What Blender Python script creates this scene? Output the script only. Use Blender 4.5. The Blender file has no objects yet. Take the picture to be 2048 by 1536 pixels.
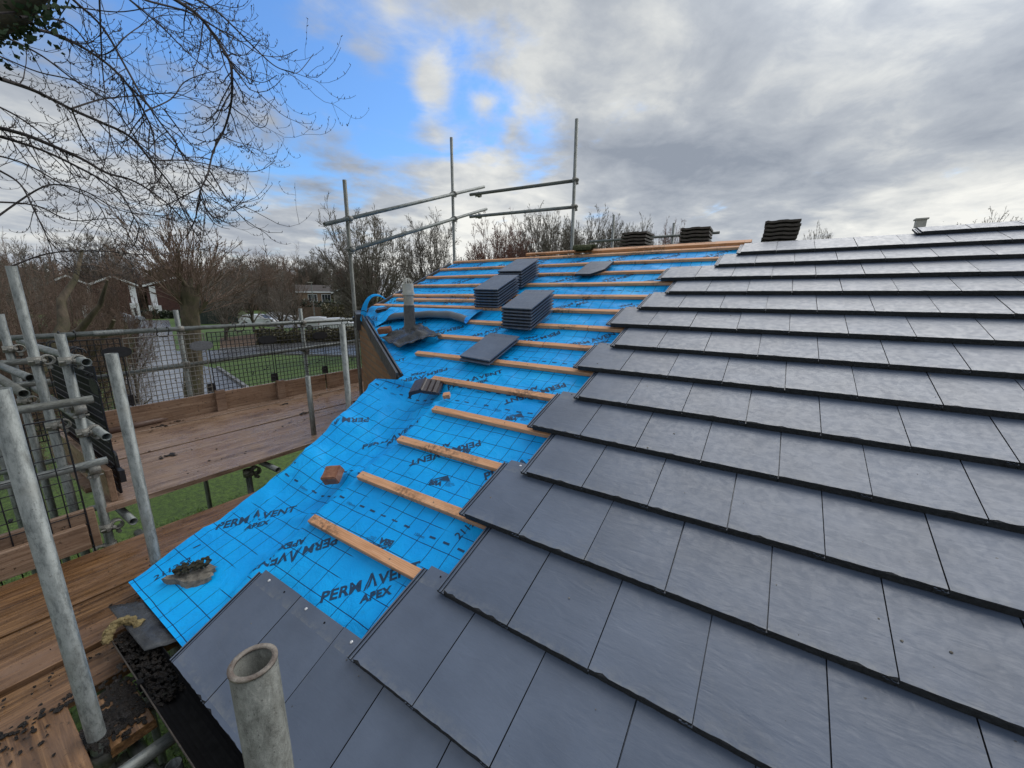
import bpy, bmesh, math, random
from mathutils import Vector, Matrix, noise

# ------------------------------------------------------------------ camera, sky, sun
S = bpy.context.scene
COL = S.collection
F = 791.77
RW = ((0.8388324860, 0.5443594790, 0.0057286962),
      (0.1231808275, -0.1795446470, -0.9760072763),
      (-0.5302702557, 0.8194122755, -0.2176625337))
CX = Vector((0.94532203, -0.35172036, 3.8874438))
cd = bpy.data.cameras.new('camera'); cam = bpy.data.objects.new('camera', cd); COL.objects.link(cam)
a, b, c = RW
cam.matrix_world = Matrix(((a[0], -b[0], -c[0], CX.x), (a[1], -b[1], -c[1], CX.y), (a[2], -b[2], -c[2], CX.z), (0, 0, 0, 1)))
cd.sensor_width = 36; cd.lens = 36 * F / 2048; cd.clip_start = .02; cd.clip_end = 2000
S.camera = cam

def ray(x, y):
    p = ((x - 1024) / F, (y - 768) / F, 1.0)
    return Vector([sum(RW[i][j] * p[i] for i in range(3)) for j in range(3)])
def at(x, y, D):
    "point seen at a place of the photograph, D metres away over the ground"
    r = ray(x, y); return CX + r * (D / math.hypot(r.x, r.y))
def ground(x, y, z=0.0):
    r = ray(x, y); return CX + r * ((z - CX.z) / r.z)

SUN_EL, SUN_AZ = math.radians(48), math.radians(18)      # azimuth from +Y towards +X
w = bpy.data.worlds.new('World'); S.world = w; w.use_nodes = True
def build_world():
    nt = w.node_tree; N = nt.nodes; L = nt.links; N.clear()
    out = N.new('ShaderNodeOutputWorld'); bg = N.new('ShaderNodeBackground'); bg.inputs[1].default_value = .1
    L.new(bg.outputs[0], out.inputs[0])
    sky = N.new('ShaderNodeTexSky'); sky.sky_type = 'NISHITA'; sky.sun_disc = False
    sky.sun_elevation = SUN_EL; sky.sun_rotation = SUN_AZ; sky.air_density = 1.3; sky.ozone_density = 3
    tc = N.new('ShaderNodeTexCoord')
    sep = N.new('ShaderNodeSeparateXYZ'); L.new(tc.outputs['Generated'], sep.inputs[0])
    def math_(op, a, b=None, c=None, clamp=False):
        n = N.new('ShaderNodeMath'); n.operation = op; n.use_clamp = clamp
        for i, v in enumerate((a, b, c)):
            if v is None: continue
            if isinstance(v, (int, float)): n.inputs[i].default_value = v
            else: L.new(v, n.inputs[i])
        return n.outputs[0]
    def ss(v, lo, hi):
        n = N.new('ShaderNodeMapRange'); n.interpolation_type = 'SMOOTHSTEP'
        L.new(v, n.inputs[0]); n.inputs[1].default_value = lo; n.inputs[2].default_value = hi
        return n.outputs[0]
    z = math_('MAXIMUM', sep.outputs[2], 0.0)
    zz = math_('ADD', z, .13)
    comb = N.new('ShaderNodeCombineXYZ')
    L.new(math_('DIVIDE', sep.outputs[0], zz), comb.inputs[0]); L.new(math_('DIVIDE', sep.outputs[1], zz), comb.inputs[1])
    def nz(scale, detail, rough, dist=0.0, off=(0, 0, 0), sc=(1, 1, 1), rot=0.0, vec=None):
        m = N.new('ShaderNodeMapping'); m.inputs['Location'].default_value = off; m.inputs['Scale'].default_value = sc
        m.inputs['Rotation'].default_value = (0, 0, rot)
        L.new(vec or comb.outputs[0], m.inputs[0])
        n = N.new('ShaderNodeTexNoise'); n.inputs['Scale'].default_value = scale; n.inputs['Detail'].default_value = detail
        n.inputs['Roughness'].default_value = rough; n.inputs['Distortion'].default_value = dist
        L.new(m.outputs[0], n.inputs[0]); return n.outputs[0]
    def blob(px, py, r0, r1):
        d = ray(px, py).normalized()
        vn = N.new('ShaderNodeVectorMath'); vn.operation = 'NORMALIZE'; L.new(tc.outputs['Generated'], vn.inputs[0])
        vm = N.new('ShaderNodeVectorMath'); vm.operation = 'DISTANCE'; L.new(vn.outputs[0], vm.inputs[0]); vm.inputs[1].default_value = d
        m = N.new('ShaderNodeMapRange'); m.interpolation_type = 'SMOOTHSTEP'; L.new(vm.outputs['Value'], m.inputs[0])
        m.inputs[1].default_value = r1; m.inputs[2].default_value = r0; return m.outputs[0]
    # openings of blue between the clouds
    op = math_('MAXIMUM', blob(440, 40, .10, .50), blob(690, 190, .05, .34))
    op = math_('MAXIMUM', op, math_('MULTIPLY', blob(930, 180, .0, .24), .95))
    op = math_('MAXIMUM', op, math_('MULTIPLY', blob(1070, 300, .0, .13), .8))
    op = math_('MAXIMUM', op, math_('MULTIPLY', blob(830, 60, .0, .18), .8))
    n1 = nz(1.9, 7, .55, .35, (3.1, 1.7, .4))
    n1b = nz(4.6, 7, .6, .2, (5.1, 8.7, .4))
    cov = math_('SUBTRACT', math_('ADD', math_('ADD', math_('MULTIPLY', n1, 1.15), math_('MULTIPLY', n1b, .42)), .02), math_('MULTIPLY', op, .60))
    for q_ in ((870, 165, .085, .34), (962, 212, .05, .34), (742, 110, .07, .2), (600, 330, .25, .16), (250, 170, .3, .14)):
        cov = math_('ADD', cov, math_('MULTIPLY', blob(q_[0], q_[1], 0.0, q_[2]), q_[3]))
    cloud = ss(cov, .27, .64)
    # shading inside the cloud layer, drawn out along its streets
    n2 = nz(.9, 5, .46, .35, (7.3, 2.2, 0), (1.0, .62, 1), math.radians(-38))
    n3 = nz(3.4, 9, .60, .25, (1.3, 9.2, 0), (1.0, .85, 1), math.radians(-38))
    sh = math_('ADD', math_('MULTIPLY', n2, .58), math_('MULTIPLY', n3, .42))
    glow = math_('ADD', math_('MULTIPLY', blob(985, 400, .03, .40), .19), math_('MULTIPLY', blob(2060, 260, .05, .50), .10))
    glow = math_('ADD', glow, math_('MULTIPLY', blob(1290, 130, .0, .16), .10))
    glow = math_('SUBTRACT', glow, math_('MULTIPLY', blob(1620, -30, .1, .75), .05))
    hz = N.new('ShaderNodeMapRange'); L.new(sep.outputs[2], hz.inputs[0]); hz.inputs[1].default_value = .02; hz.inputs[2].default_value = .34; hz.inputs[3].default_value = .11; hz.inputs[4].default_value = 0.0
    sh = math_('ADD', math_('SUBTRACT', math_('MULTIPLY', sh, 1.22), .110), hz.outputs[0])
    sh = math_('ADD', sh, glow)
    cr = N.new('ShaderNodeValToRGB'); L.new(sh, cr.inputs[0]); e = cr.color_ramp.elements
    e[0].position = .36; e[0].color = (2.1, 2.38, 2.85, 1)
    e[1].position = .80; e[1].color = (6.6, 6.6, 6.3, 1)
    for p_, c_ in ((.45, (2.75, 3.02, 3.45, 1)), (.54, (3.38, 3.64, 4.0, 1)), (.64, (4.7, 4.85, 4.9, 1))):
        q = e.new(p_); q.color = c_
    # glow round the hidden sun, added above the frame for sheen on slates
    vn_ = N.new('ShaderNodeVectorMath'); vn_.operation = 'DISTANCE'; L.new(tc.outputs['Generated'], vn_.inputs[0])
    vn_.inputs[1].default_value = (math.sin(SUN_AZ) * math.cos(SUN_EL), math.cos(SUN_AZ) * math.cos(SUN_EL), math.sin(SUN_EL))
    m_ = N.new('ShaderNodeMapRange'); m_.interpolation_type = 'SMOOTHSTEP'; L.new(vn_.outputs['Value'], m_.inputs[0]); m_.inputs[1].default_value = .60; m_.inputs[2].default_value = .08; m_.inputs[3].default_value = 1.0; m_.inputs[4].default_value = 2.0
    hl = N.new('ShaderNodeVectorMath'); hl.operation = 'SCALE'; L.new(cr.outputs[0], hl.inputs[0]); L.new(m_.outputs[0], hl.inputs['Scale'])
    # clear part
    mb = N.new('ShaderNodeMix'); mb.data_type = 'RGBA'; mb.blend_type = 'MULTIPLY'; mb.inputs[0].default_value = 1
    L.new(sky.outputs[0], mb.inputs[6]); mb.inputs[7].default_value = (.68, .98, 1.34, 1)
    mx = N.new('ShaderNodeMix'); mx.data_type = 'RGBA'
    L.new(cloud, mx.inputs[0]); L.new(mb.outputs[2], mx.inputs[6]); L.new(hl.outputs[0], mx.inputs[7])
    L.new(mx.outputs[2], bg.inputs[0])
build_world()
sl = bpy.data.lights.new('sun', 'SUN'); sl.energy = 1.2; sl.angle = math.radians(60); sl.color = (1, .97, .93)
so = bpy.data.objects.new('sun', sl); COL.objects.link(so)
sd = Vector((math.sin(SUN_AZ) * math.cos(SUN_EL), math.cos(SUN_AZ) * math.cos(SUN_EL), math.sin(SUN_EL)))
so.rotation_euler = sd.to_track_quat('Z', 'Y').to_euler(); so.location = (20, 40, 40)
vs = S.view_settings; vs.view_transform = 'Standard'; vs.look = 'None'; vs.exposure = 0.5; vs.gamma = 1
S.render.engine = 'CYCLES'

# ------------------------------------------------------------------ helpers
rnd = random.Random(7)
AL = math.radians(22.7535); Z0 = 2.5; W = .30; G = .33726
CA, SA = math.cos(AL), math.sin(AL)
ROOF = Matrix(((1, 0, 0, 0), (0, CA, -SA, 0), (0, SA, CA, Z0), (0, 0, 0, 1)))
def rp(u, v, n=0.0): return ROOF @ Vector((u, v, n))

class MB:
    def __init__(s): s.v = []; s.f = []; s.uv = []; s.t = []; s.sm = []; s.mi = []
    def add(s, vs, fs, uvs=None, tone=.5, smooth=False, mi=0):
        o = len(s.v); s.v += [tuple(p) for p in vs]
        for i, f in enumerate(fs):
            s.f.append(tuple(o + k for k in f)); s.t.append(tone); s.sm.append(smooth); s.mi.append(mi)
            s.uv.append(uvs[i] if uvs else None)
    def box(s, lo, hi, M=None, tone=.5, uvo=(0, 0)):
        x0, y0, z0 = lo; x1, y1, z1 = hi
        P = [Vector(p) for p in ((x0, y0, z0), (x1, y0, z0), (x1, y1, z0), (x0, y1, z0), (x0, y0, z1), (x1, y0, z1), (x1, y1, z1), (x0, y1, z1))]
        if M: P = [M @ p for p in P]
        s.add(P, [(0, 3, 2, 1), (4, 5, 6, 7), (0, 1, 5, 4), (1, 2, 6, 5), (2, 3, 7, 6), (3, 0, 4, 7)], None, tone)
    def prism(s, pts, axis_lo, axis_hi, M=None, tone=.5):
        "pts in the xz plane, extruded along y"
        n = len(pts); P = [Vector((x, axis_lo, z)) for x, z in pts] + [Vector((x, axis_hi, z)) for x, z in pts]
        if M: P = [M @ p for p in P]
        s.add(P, [tuple(range(n)), tuple(range(2 * n - 1, n - 1, -1))] + [(i, i + n, (i + 1) % n + n, (i + 1) % n) for i in range(n)], None, tone)
    def tube(s, pts, r, k=12, cap=True, tone=.5, smooth=True):
        pts = [Vector(p) for p in pts]; n = len(pts)
        rr = r if isinstance(r, (list, tuple)) else [r] * n
        vs = []; up = None
        for i, p in enumerate(pts):
            t = (pts[min(i + 1, n - 1)] - pts[max(i - 1, 0)])
            if t.length < 1e-9: t = Vector((0, 0, 1))
            t.normalize()
            if up is None: up = t.orthogonal().normalized()
            up = (up - t * up.dot(t))
            if up.length < 1e-6: up = t.orthogonal()
            up.normalize(); sdv = t.cross(up)
            for j in range(k):
                an = 2 * math.pi * j / k; vs.append(p + (up * math.cos(an) + sdv * math.sin(an)) * rr[i])
        fs = [(i * k + j, i * k + (j + 1) % k, (i + 1) * k + (j + 1) % k, (i + 1) * k + j) for i in range(n - 1) for j in range(k)]
        s.add(vs, fs, None, tone, smooth)
        if cap: s.add(vs[:k], [tuple(range(k - 1, -1, -1))], None, tone); s.add(vs[-k:], [tuple(range(k))], None, tone)
    def pipe(s, a, b, ro, ri, k=24, tone=.5):
        "hollow tube with open ends"
        a = Vector(a); b = Vector(b); t = (b - a).normalized(); up = t.orthogonal().normalized(); sv = t.cross(up)
        vs = []
        for p, r in ((a, ri), (a, ro), (b, ro), (b, ri)):
            for j in range(k):
                an = 2 * math.pi * j / k; vs.append(p + (up * math.cos(an) + sv * math.sin(an)) * r)
        fs = []; 
        for q in range(4):
            q2 = (q + 1) % 4
            fs += [(q * k + j, q * k + (j + 1) % k, q2 * k + (j + 1) % k, q2 * k + j) for j in range(k)]
        s.add(vs, fs, None, tone, True)
    def blobby(s, c, r, sub=2, amp=.35, sc=(1, 1, 1), seed=0, freq=2.0, tone=.5):
        bm = bmesh.new(); bmesh.ops.create_icosphere(bm, subdivisions=sub, radius=1)
        c = Vector(c); vs = []
        for v in bm.verts:
            q = v.co * freq + Vector((seed * 3.7, seed * 1.3, seed)); d = 1 + amp * noise.noise(q) + amp * .5 * noise.noise(q * 2.7)
            vs.append(c + Vector((v.co.x * sc[0], v.co.y * sc[1], v.co.z * sc[2])) * r * d)
        s.add(vs, [tuple(x.index for x in f.verts) for f in bm.faces], None, tone); bm.free()
    def mesh(s, name, m):
        me = bpy.data.meshes.new(name); me.from_pydata(s.v, [], s.f)
        if any(u is not None for u in s.uv):
            ul = me.uv_layers.new(name='UVMap'); i = 0
            for f, u in zip(s.f, s.uv):
                for k in range(len(f)):
                    if u is not None: ul.data[i].uv = u[k]
                    i += 1
        at_ = me.attributes.new('tone', 'FLOAT', 'FACE'); at_.data.foreach_set('value', s.t)
        me.polygons.foreach_set('use_smooth', s.sm)
        for q in (m if isinstance(m, (list, tuple)) else [m]): me.materials.append(q)
        me.polygons.foreach_set('material_index', s.mi)
        me.update(); return me
    def build(s, name, m, parent=None, M=None):
        o = bpy.data.objects.new(name, s.mesh(name, m)); COL.objects.link(o)
        if parent: o.parent = parent
        if M is not None: o.matrix_local = M
        return o
def tag(o, label=None, cat=None, group=None, kind=None):
    if label: o['label'] = label
    if cat: o['category'] = cat
    if group: o['group'] = group
    if kind: o['kind'] = kind
    return o
def empty(name, loc, label, cat, group=None, rot=(0, 0, 0)):
    o = bpy.data.objects.new(name, None); COL.objects.link(o); o.location = loc; o.rotation_euler = rot
    o.empty_display_size = .1; return tag(o, label, cat, group)
def copy_tree(o, parent=None):
    c = o.copy(); COL.objects.link(c)
    if parent: c.parent = parent
    for ch in list(o.children): copy_tree(ch, c)
    return c
def keep(o, parent):
    "parent with the child's world place unchanged (parent has no rotation)"
    o.parent = parent; o.matrix_parent_inverse = Matrix.Translation(-Vector(parent.location)); return o

# ------------------------------------------------------------------ materials
def mat(name, col=(.5, .5, .5), rough=.6, metal=0.0, spec=.5):
    m = bpy.data.materials.new(name); m.use_nodes = True; b = m.node_tree.nodes['Principled BSDF']
    b.inputs['Base Color'].default_value = (*col, 1); b.inputs['Roughness'].default_value = rough
    b.inputs['Metallic'].default_value = metal; b.inputs['Specular IOR Level'].default_value = spec
    return m
class NT:
    def __init__(s, m): s.m = m; s.nt = m.node_tree; s.N = s.nt.nodes; s.L = s.nt.links; s.b = s.N['Principled BSDF']
    def lk(s, v, i):
        if isinstance(v, (int, float)): i.default_value = v
        elif isinstance(v, tuple): i.default_value = v if len(v) == len(i.default_value) else (*v, 1)
        else: s.L.new(v, i)
    def co(s, kind='Object', sc=(1, 1, 1), rot=(0, 0, 0), loc=(0, 0, 0)):
        t = s.N.new('ShaderNodeTexCoord'); m = s.N.new('ShaderNodeMapping'); s.L.new(t.outputs[kind], m.inputs[0])
        m.inputs['Scale'].default_value = sc; m.inputs['Rotation'].default_value = rot; m.inputs['Location'].default_value = loc
        return m.outputs[0]
    def noise(s, v, scale=5, detail=4, rough=.5, dist=0.0, fac=True):
        n = s.N.new('ShaderNodeTexNoise'); s.L.new(v, n.inputs['Vector']); n.inputs['Scale'].default_value = scale
        n.inputs['Detail'].default_value = detail; n.inputs['Roughness'].default_value = rough; n.inputs['Distortion'].default_value = dist
        return n.outputs[0 if fac else 1]
    def vor(s, v, scale=5, feat='F1'):
        n = s.N.new('ShaderNodeTexVoronoi'); n.feature = feat; s.L.new(v, n.inputs['Vector']); n.inputs['Scale'].default_value = scale; return n.outputs[0]
    def ramp(s, v, *st):
        r = s.N.new('ShaderNodeValToRGB'); s.L.new(v, r.inputs[0]); e = r.color_ramp.elements
        e[0].position = st[0][0]; e[0].color = (*st[0][1], 1); e[1].position = st[-1][0]; e[1].color = (*st[-1][1], 1)
        for p, c in st[1:-1]:
            q = e.new(p); q.color = (*c, 1)
        return r.outputs[0]
    def mr(s, v, a, b, c=0.0, d=1.0):
        r = s.N.new('ShaderNodeMapRange'); s.L.new(v, r.inputs[0])
        for i, x in enumerate((a, b, c, d)): r.inputs[i + 1].default_value = x
        return r.outputs[0]
    def mt(s, op, a, b=0.0, clamp=False):
        n = s.N.new('ShaderNodeMath'); n.operation = op; n.use_clamp = clamp; s.lk(a, n.inputs[0]); s.lk(b, n.inputs[1]); return n.outputs[0]
    def mix(s, f, a, b, bt='MIX'):
        n = s.N.new('ShaderNodeMix'); n.data_type = 'RGBA'; n.blend_type = bt; s.lk(f, n.inputs[0]); s.lk(a, n.inputs[6]); s.lk(b, n.inputs[7]); return n.outputs[2]
    def attr(s, name='tone'):
        n = s.N.new('ShaderNodeAttribute'); n.attribute_name = name; return n.outputs['Fac']
    def orand(s): return s.N.new('ShaderNodeObjectInfo').outputs['Random']
    def bump(s, h, st=.3, dist=.01, prev=None):
        n = s.N.new('ShaderNodeBump'); n.inputs['Strength'].default_value = st; n.inputs['Distance'].default_value = dist
        s.L.new(h, n.inputs['Height'])
        if prev: s.L.new(prev, n.inputs['Normal'])
        return n.outputs[0]
    def out(s, col=None, rough=None, nor=None, metal=None):
        for v, k in ((col, 'Base Color'), (rough, 'Roughness'), (nor, 'Normal'), (metal, 'Metallic')):
            if v is not None: s.lk(v, s.b.inputs[k])

M = {}
def m_slate():
    m = mat('wet_grey_slate', (.05, .055, .065), .35); t = NT(m); o = t.co()
    tn = t.attr(); rn = t.orand()
    offs = t.N.new('ShaderNodeVectorMath'); offs.operation = 'ADD'
    cb = t.N.new('ShaderNodeCombineXYZ'); t.lk(t.mt('MULTIPLY', tn, 37.0), cb.inputs[2]); t.lk(t.mt('MULTIPLY', rn, 23.0), cb.inputs[0])
    t.L.new(o, offs.inputs[0]); t.L.new(cb.outputs[0], offs.inputs[1]); q = offs.outputs[0]
    def sc(v, s_):
        n = t.N.new('ShaderNodeVectorMath'); n.operation = 'MULTIPLY'; t.L.new(v, n.inputs[0]); n.inputs[1].default_value = s_; return n.outputs[0]
    fine = t.noise(sc(q, (14, 45, 14)), 1.6, 5, .6, .6)
    ripple = t.noise(sc(q, (5, 14, 5)), 1.4, 3, .5, .8)
    big = t.noise(q, 5, 3, .5)
    blot = t.noise(q, 30, 5, .62, .5)
    c0 = t.ramp(big, (.3, (.056, .077, .120)), (.7, (.079, .105, .158)))
    c1 = t.mix(t.mr(t.mt('ADD', t.mt('MULTIPLY', tn, .6), t.mt('MULTIPLY', rn, .4)), 0, 1, .0, 1), c0, t.mix(1.0, c0, (1.42, 1.38, 1.32), 'MULTIPLY'))
    # pale efflorescence and grit low on each slate
    sp = t.mr(t.noise(o, 190, 3, .6), .70, .76)
    c2 = t.mix(t.mt('MULTIPLY', sp, .35), c1, (.22, .22, .2))
    sy = t.N.new('ShaderNodeSeparateXYZ'); t.L.new(o, sy.inputs[0]); fy = t.mt('FRACT', t.mt('ADD', t.mt('MULTIPLY', sy.outputs[1], 1 / G), 10.0))
    dust = t.mt('MULTIPLY', t.mt('POWER', t.mr(fy, .0, .16, 1, 0), 1.6), t.mr(t.noise(o, 26, 5, .7), .42, .66)); dust.node.use_clamp = True
    c2 = t.mix(t.mt('MULTIPLY', dust, .45), c2, (.26, .26, .24))
    smear = t.mt('MULTIPLY', t.mr(t.noise(o, 3.1, 4, .6, .5), .58, .72), t.mr(t.noise(o, 45, 4, .7), .45, .62)); c2 = t.mix(t.mt('MULTIPLY', smear, .22), c2, (.20, .20, .19))
    grit = t.mr(t.noise(o, 60, 2, .5), .76, .79)
    c3 = t.mix(t.mt('MULTIPLY', grit, .8), c2, (.018, .018, .018))
    ro = t.mt('ADD', t.mr(blot, .38, .62, .30, .44), t.mt('MULTIPLY', tn, .06))
    n1 = t.bump(ripple, .16, .010); n2 = t.bump(fine, .17, .003, n1); n3 = t.bump(blot, .10, .002, n2)
    t.out(c3, ro, n3); t.b.inputs['Specular IOR Level'].default_value = .75
    return m
M['slate'] = m_slate()
def m_edge():
    m = mat('rough_slate_edge', (.02, .022, .026), .8); t = NT(m); o = t.co()
    n = t.noise(o, 70, 6, .7); t.out(t.ramp(n, (.35, (.010, .011, .013)), (.7, (.035, .038, .044))), .75, t.bump(n, 1.0, .008)); return m
M['edge'] = m_edge()
def m_membrane():
    m = mat('blue_roof_membrane', (.004, .28, .80), .5); t = NT(m)
    uv = t.co('UV'); sp = t.N.new('ShaderNodeSeparateXYZ'); t.L.new(uv, sp.inputs[0])
    def line(v, step, wd, off=0.0):
        f = t.mt('FRACT', t.mt('ADD', t.mt('MULTIPLY', v, 1 / step), off + 100.5)); d = t.mt('ABSOLUTE', t.mt('SUBTRACT', f, .5))
        return t.mt('LESS_THAN', d, wd / step / 2)
    wob = t.noise(uv, 3, 2, .5)
    u_ = t.mt('ADD', sp.outputs[0], t.mt('MULTIPLY', wob, .012)); v_ = t.mt('ADD', sp.outputs[1], t.mt('MULTIPLY', wob, .012))
    g = t.mt('MAXIMUM', line(u_, .10, .0036, .4), line(v_, .10, .0036, .45))
    brk = t.mr(t.noise(uv, 2.3, 1, .4), .36, .40)
    g = t.mt('MULTIPLY', g, brk)
    o = t.co(); big = t.noise(o, 1.7, 4, .55)
    c = t.ramp(big, (.3, (.001, .33, .84)), (.55, (.002, .42, .96)), (.75, (.004, .50, .99)))
    # dark scuffs and dusty smears
    sc1 = t.mt('MULTIPLY', t.mr(t.noise(o, 6, 6, .7, .6), .58, .70), t.mr(t.noise(o, 34, 5, .75), .46, .62))
    c = t.mix(t.mt('MULTIPLY', sc1, .42), c, (.02, .12, .17))
    sc2 = t.mr(t.noise(o, 90, 4, .7), .66, .74); c = t.mix(t.mt('MULTIPLY', sc2, .35), c, (.01, .06, .12))
    c = t.mix(g, c, (.001, .03, .11))
    wv = t.noise(o, 420, 2, .5)
    geo = t.N.new('ShaderNodeNewGeometry')
    c = t.mix(geo.outputs['Backfacing'], c, (.17, .19, .21))
    n1 = t.bump(t.noise(o, 11, 5, .6, .8), .42, .02); n2 = t.bump(wv, .12, .001, n1)
    t.out(c, t.mr(t.noise(o, 12, 3, .5), .3, .7, .36, .55), n2); t.b.inputs['Specular IOR Level'].default_value = .22
    return m
M['membrane'] = m_membrane()
def m_plain(name, c0, c1, rough=.6, sc=8, bump=.2, bd=.003, metal=0.0, rs=.12):
    m = mat(name, c0, rough, metal); t = NT(m); o = t.co(); n = t.noise(o, sc, 6, .62, .3)
    t.out(t.ramp(n, (.32, c0), (.68, c1)), t.mr(t.noise(o, sc * 2.7, 4, .6), .3, .7, rough - rs, rough + rs), t.bump(t.noise(o, sc * 5, 5, .65), bump, bd)); return m
M['print'] = mat('dark_blue_print', (.004, .045, .11), .6)
M['lead'] = m_plain('dull_lead', (.028, .030, .034), (.085, .09, .095), .30, 14, .5, .006, .3)
M['fascia'] = m_plain('anthracite_fascia', (.055, .058, .062), (.085, .09, .095), .42, 6, .12)
M['soffit_black'] = m_plain('black_plastic', (.002, .002, .0025), (.004, .004, .005), .7, 10, .2)
M['soffit_black'].node_tree.nodes['Principled BSDF'].inputs['Specular IOR Level'].default_value = .2
M['gutter_rust'] = m_plain('dirty_gutter_rim', (.02, .016, .013), (.07, .055, .042), .6, 60, .5)
M['muck'] = m_plain('wet_leaf_mould', (.003, .0025, .002), (.020, .013, .008), .25, 55, 1.0, .01)
M['moss'] = m_plain('moss', (.02, .025, .008), (.09, .10, .035), .9, 60, 1.0, .01)
M['sponge'] = m_plain('yellowed_foam', (.12, .085, .03), (.30, .23, .10), .8, 30, .8, .01)
M['mortar'] = m_plain('grey_mortar', (.10, .09, .075), (.30, .27, .22), .85, 30, .9, .006)
M['brickbat'] = m_plain('red_brick_offcut', (.19, .075, .045), (.36, .17, .10), .8, 28, .9, .004)
M['oldtile'] = m_plain('weathered_brown_tile', (.040, .032, .028), (.085, .07, .06), .55, 25, .7, .004)
M['oldtile_b'] = m_plain('dark_brown_tile', (.030, .022, .024), (.062, .048, .050), .38, 25, .35, .003)
M['galv'] = None
def m_galv():
    m = mat('galvanised_steel', (.3, .32, .33), .5, .45); t = NT(m); o = t.co()
    st = t.co(sc=(1, 1, .30)); n = t.noise(st, 40, 9, .82, .15); f = t.noise(o, 120, 4, .6); b = t.noise(o, 5, 4, .6)
    c = t.ramp(n, (.30, (.055, .062, .060)), (.42, (.15, .165, .16)), (.52, (.26, .28, .27)), (.64, (.33, .35, .34)), (.76, (.48, .48, .45)))
    c = t.mix(t.mt('MULTIPLY', t.mr(b, .52, .66), .55), c, (.13, .125, .10))
    c = t.mix(t.mt('MULTIPLY', t.mr(f, .62, .70), .6), c, (.06, .055, .045))
    tn = t.orand(); c = t.mix(t.mt('MULTIPLY', tn, .35), c, t.mix(1.0, c, (.72, .72, .70), 'MULTIPLY'))
    t.out(c, t.mr(n, .3, .7, .38, .62), t.bump(f, .35, .002)); return m
M['galv'] = m_galv()
def m_galvd():
    m = mat('stained_steel', (.2, .2, .19), .5, .25); t = NT(m); o = t.co(); n = t.noise(t.co(sc=(1, 1, .40)), 70, 8, .80, .15); b = t.noise(t.co(sc=(1, 1, .5)), 9, 5, .65)
    c = t.ramp(n, (.30, (.045, .046, .040)), (.44, (.13, .135, .12)), (.56, (.21, .22, .20)), (.70, (.34, .34, .31)))
    c = t.mix(t.mr(b, .42, .60, 0, .6), c, (.10, .10, .082)); sp = t.mr(t.noise(o, 260, 3, .6), .62, .70); c = t.mix(t.mt('MULTIPLY', sp, .7), c, (.03, .028, .022))
    t.out(c, t.mr(n, .3, .7, .36, .66), t.bump(t.noise(o, 150, 5, .7), .6, .0015)); return m
M['galv_dirty'] = m_galvd()
M['coupler'] = m_plain('coupler_steel', (.16, .155, .14), (.36, .35, .31), .5, 40, .6, .004, .3)
M['rust'] = m_plain('rusty_steel', (.10, .07, .055), (.30, .27, .23), .75, 50, .7, .003)
M['blackmesh'] = m_plain('black_coated_wire', (.010, .010, .014), (.022, .022, .028), .4, 20, .1)
M['greymesh'] = m_plain('bare_grey_wire', (.14, .13, .11), (.24, .23, .21), .5, 40, .3)
M['rubber'] = m_plain('black_rubber', (.010, .011, .013), (.025, .026, .03), .5, 30, .2)
M['greyplate'] = m_plain('scuffed_grey_plate', (.12, .13, .14), (.20, .21, .23), .5, 60, .4)
M['yellow'] = m_plain('yellow_sleeve', (.45, .38, .02), (.6, .5, .04), .5, 10, .1)
M['bluetip'] = m_plain('blue_tape', (.02, .25, .5), (.04, .35, .6), .5, 10, .1)
def m_batten():
    m = mat('treated_red_batten', (.5, .2, .08), .6); t = NT(m); o = t.co('Object'); r = t.attr()
    st = t.co(sc=(1.0, 16, 16)); g = t.noise(st, 5, 6, .65, .6); 
    wv = t.N.new('ShaderNodeTexWave'); wv.wave_type = 'BANDS'; wv.bands_direction = 'Y'
    t.L.new(t.co(sc=(.35, 1, 1)), wv.inputs[0]); wv.inputs['Scale'].default_value = 38; wv.inputs['Distortion'].default_value = 5; wv.inputs['Detail'].default_value = 3
    c = t.ramp(g, (.3, (.58, .29, .135)), (.55, (.78, .43, .23)), (.75, (.88, .56, .34)))
    c = t.mix(t.mt('MULTIPLY', wv.outputs[0], .28), c, (.36, .14, .055))
    ob = t.orand(); c = t.mix(t.mt('MULTIPLY', ob, .5), c, t.mix(1.0, c, (.86, .72, .62), 'MULTIPLY'))
    dirt = t.mt('MULTIPLY', t.mr(t.noise(o, 2.6, 3, .6), .50, .62), t.mr(t.noise(o, 48, 6, .75), .44, .60))
    c = t.mix(t.mt('MULTIPLY', dirt, .85), c, (.035, .028, .02))
    t.out(c, .62, t.bump(g, .3, .002)); return m
M['batten'] = m_batten()
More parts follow.
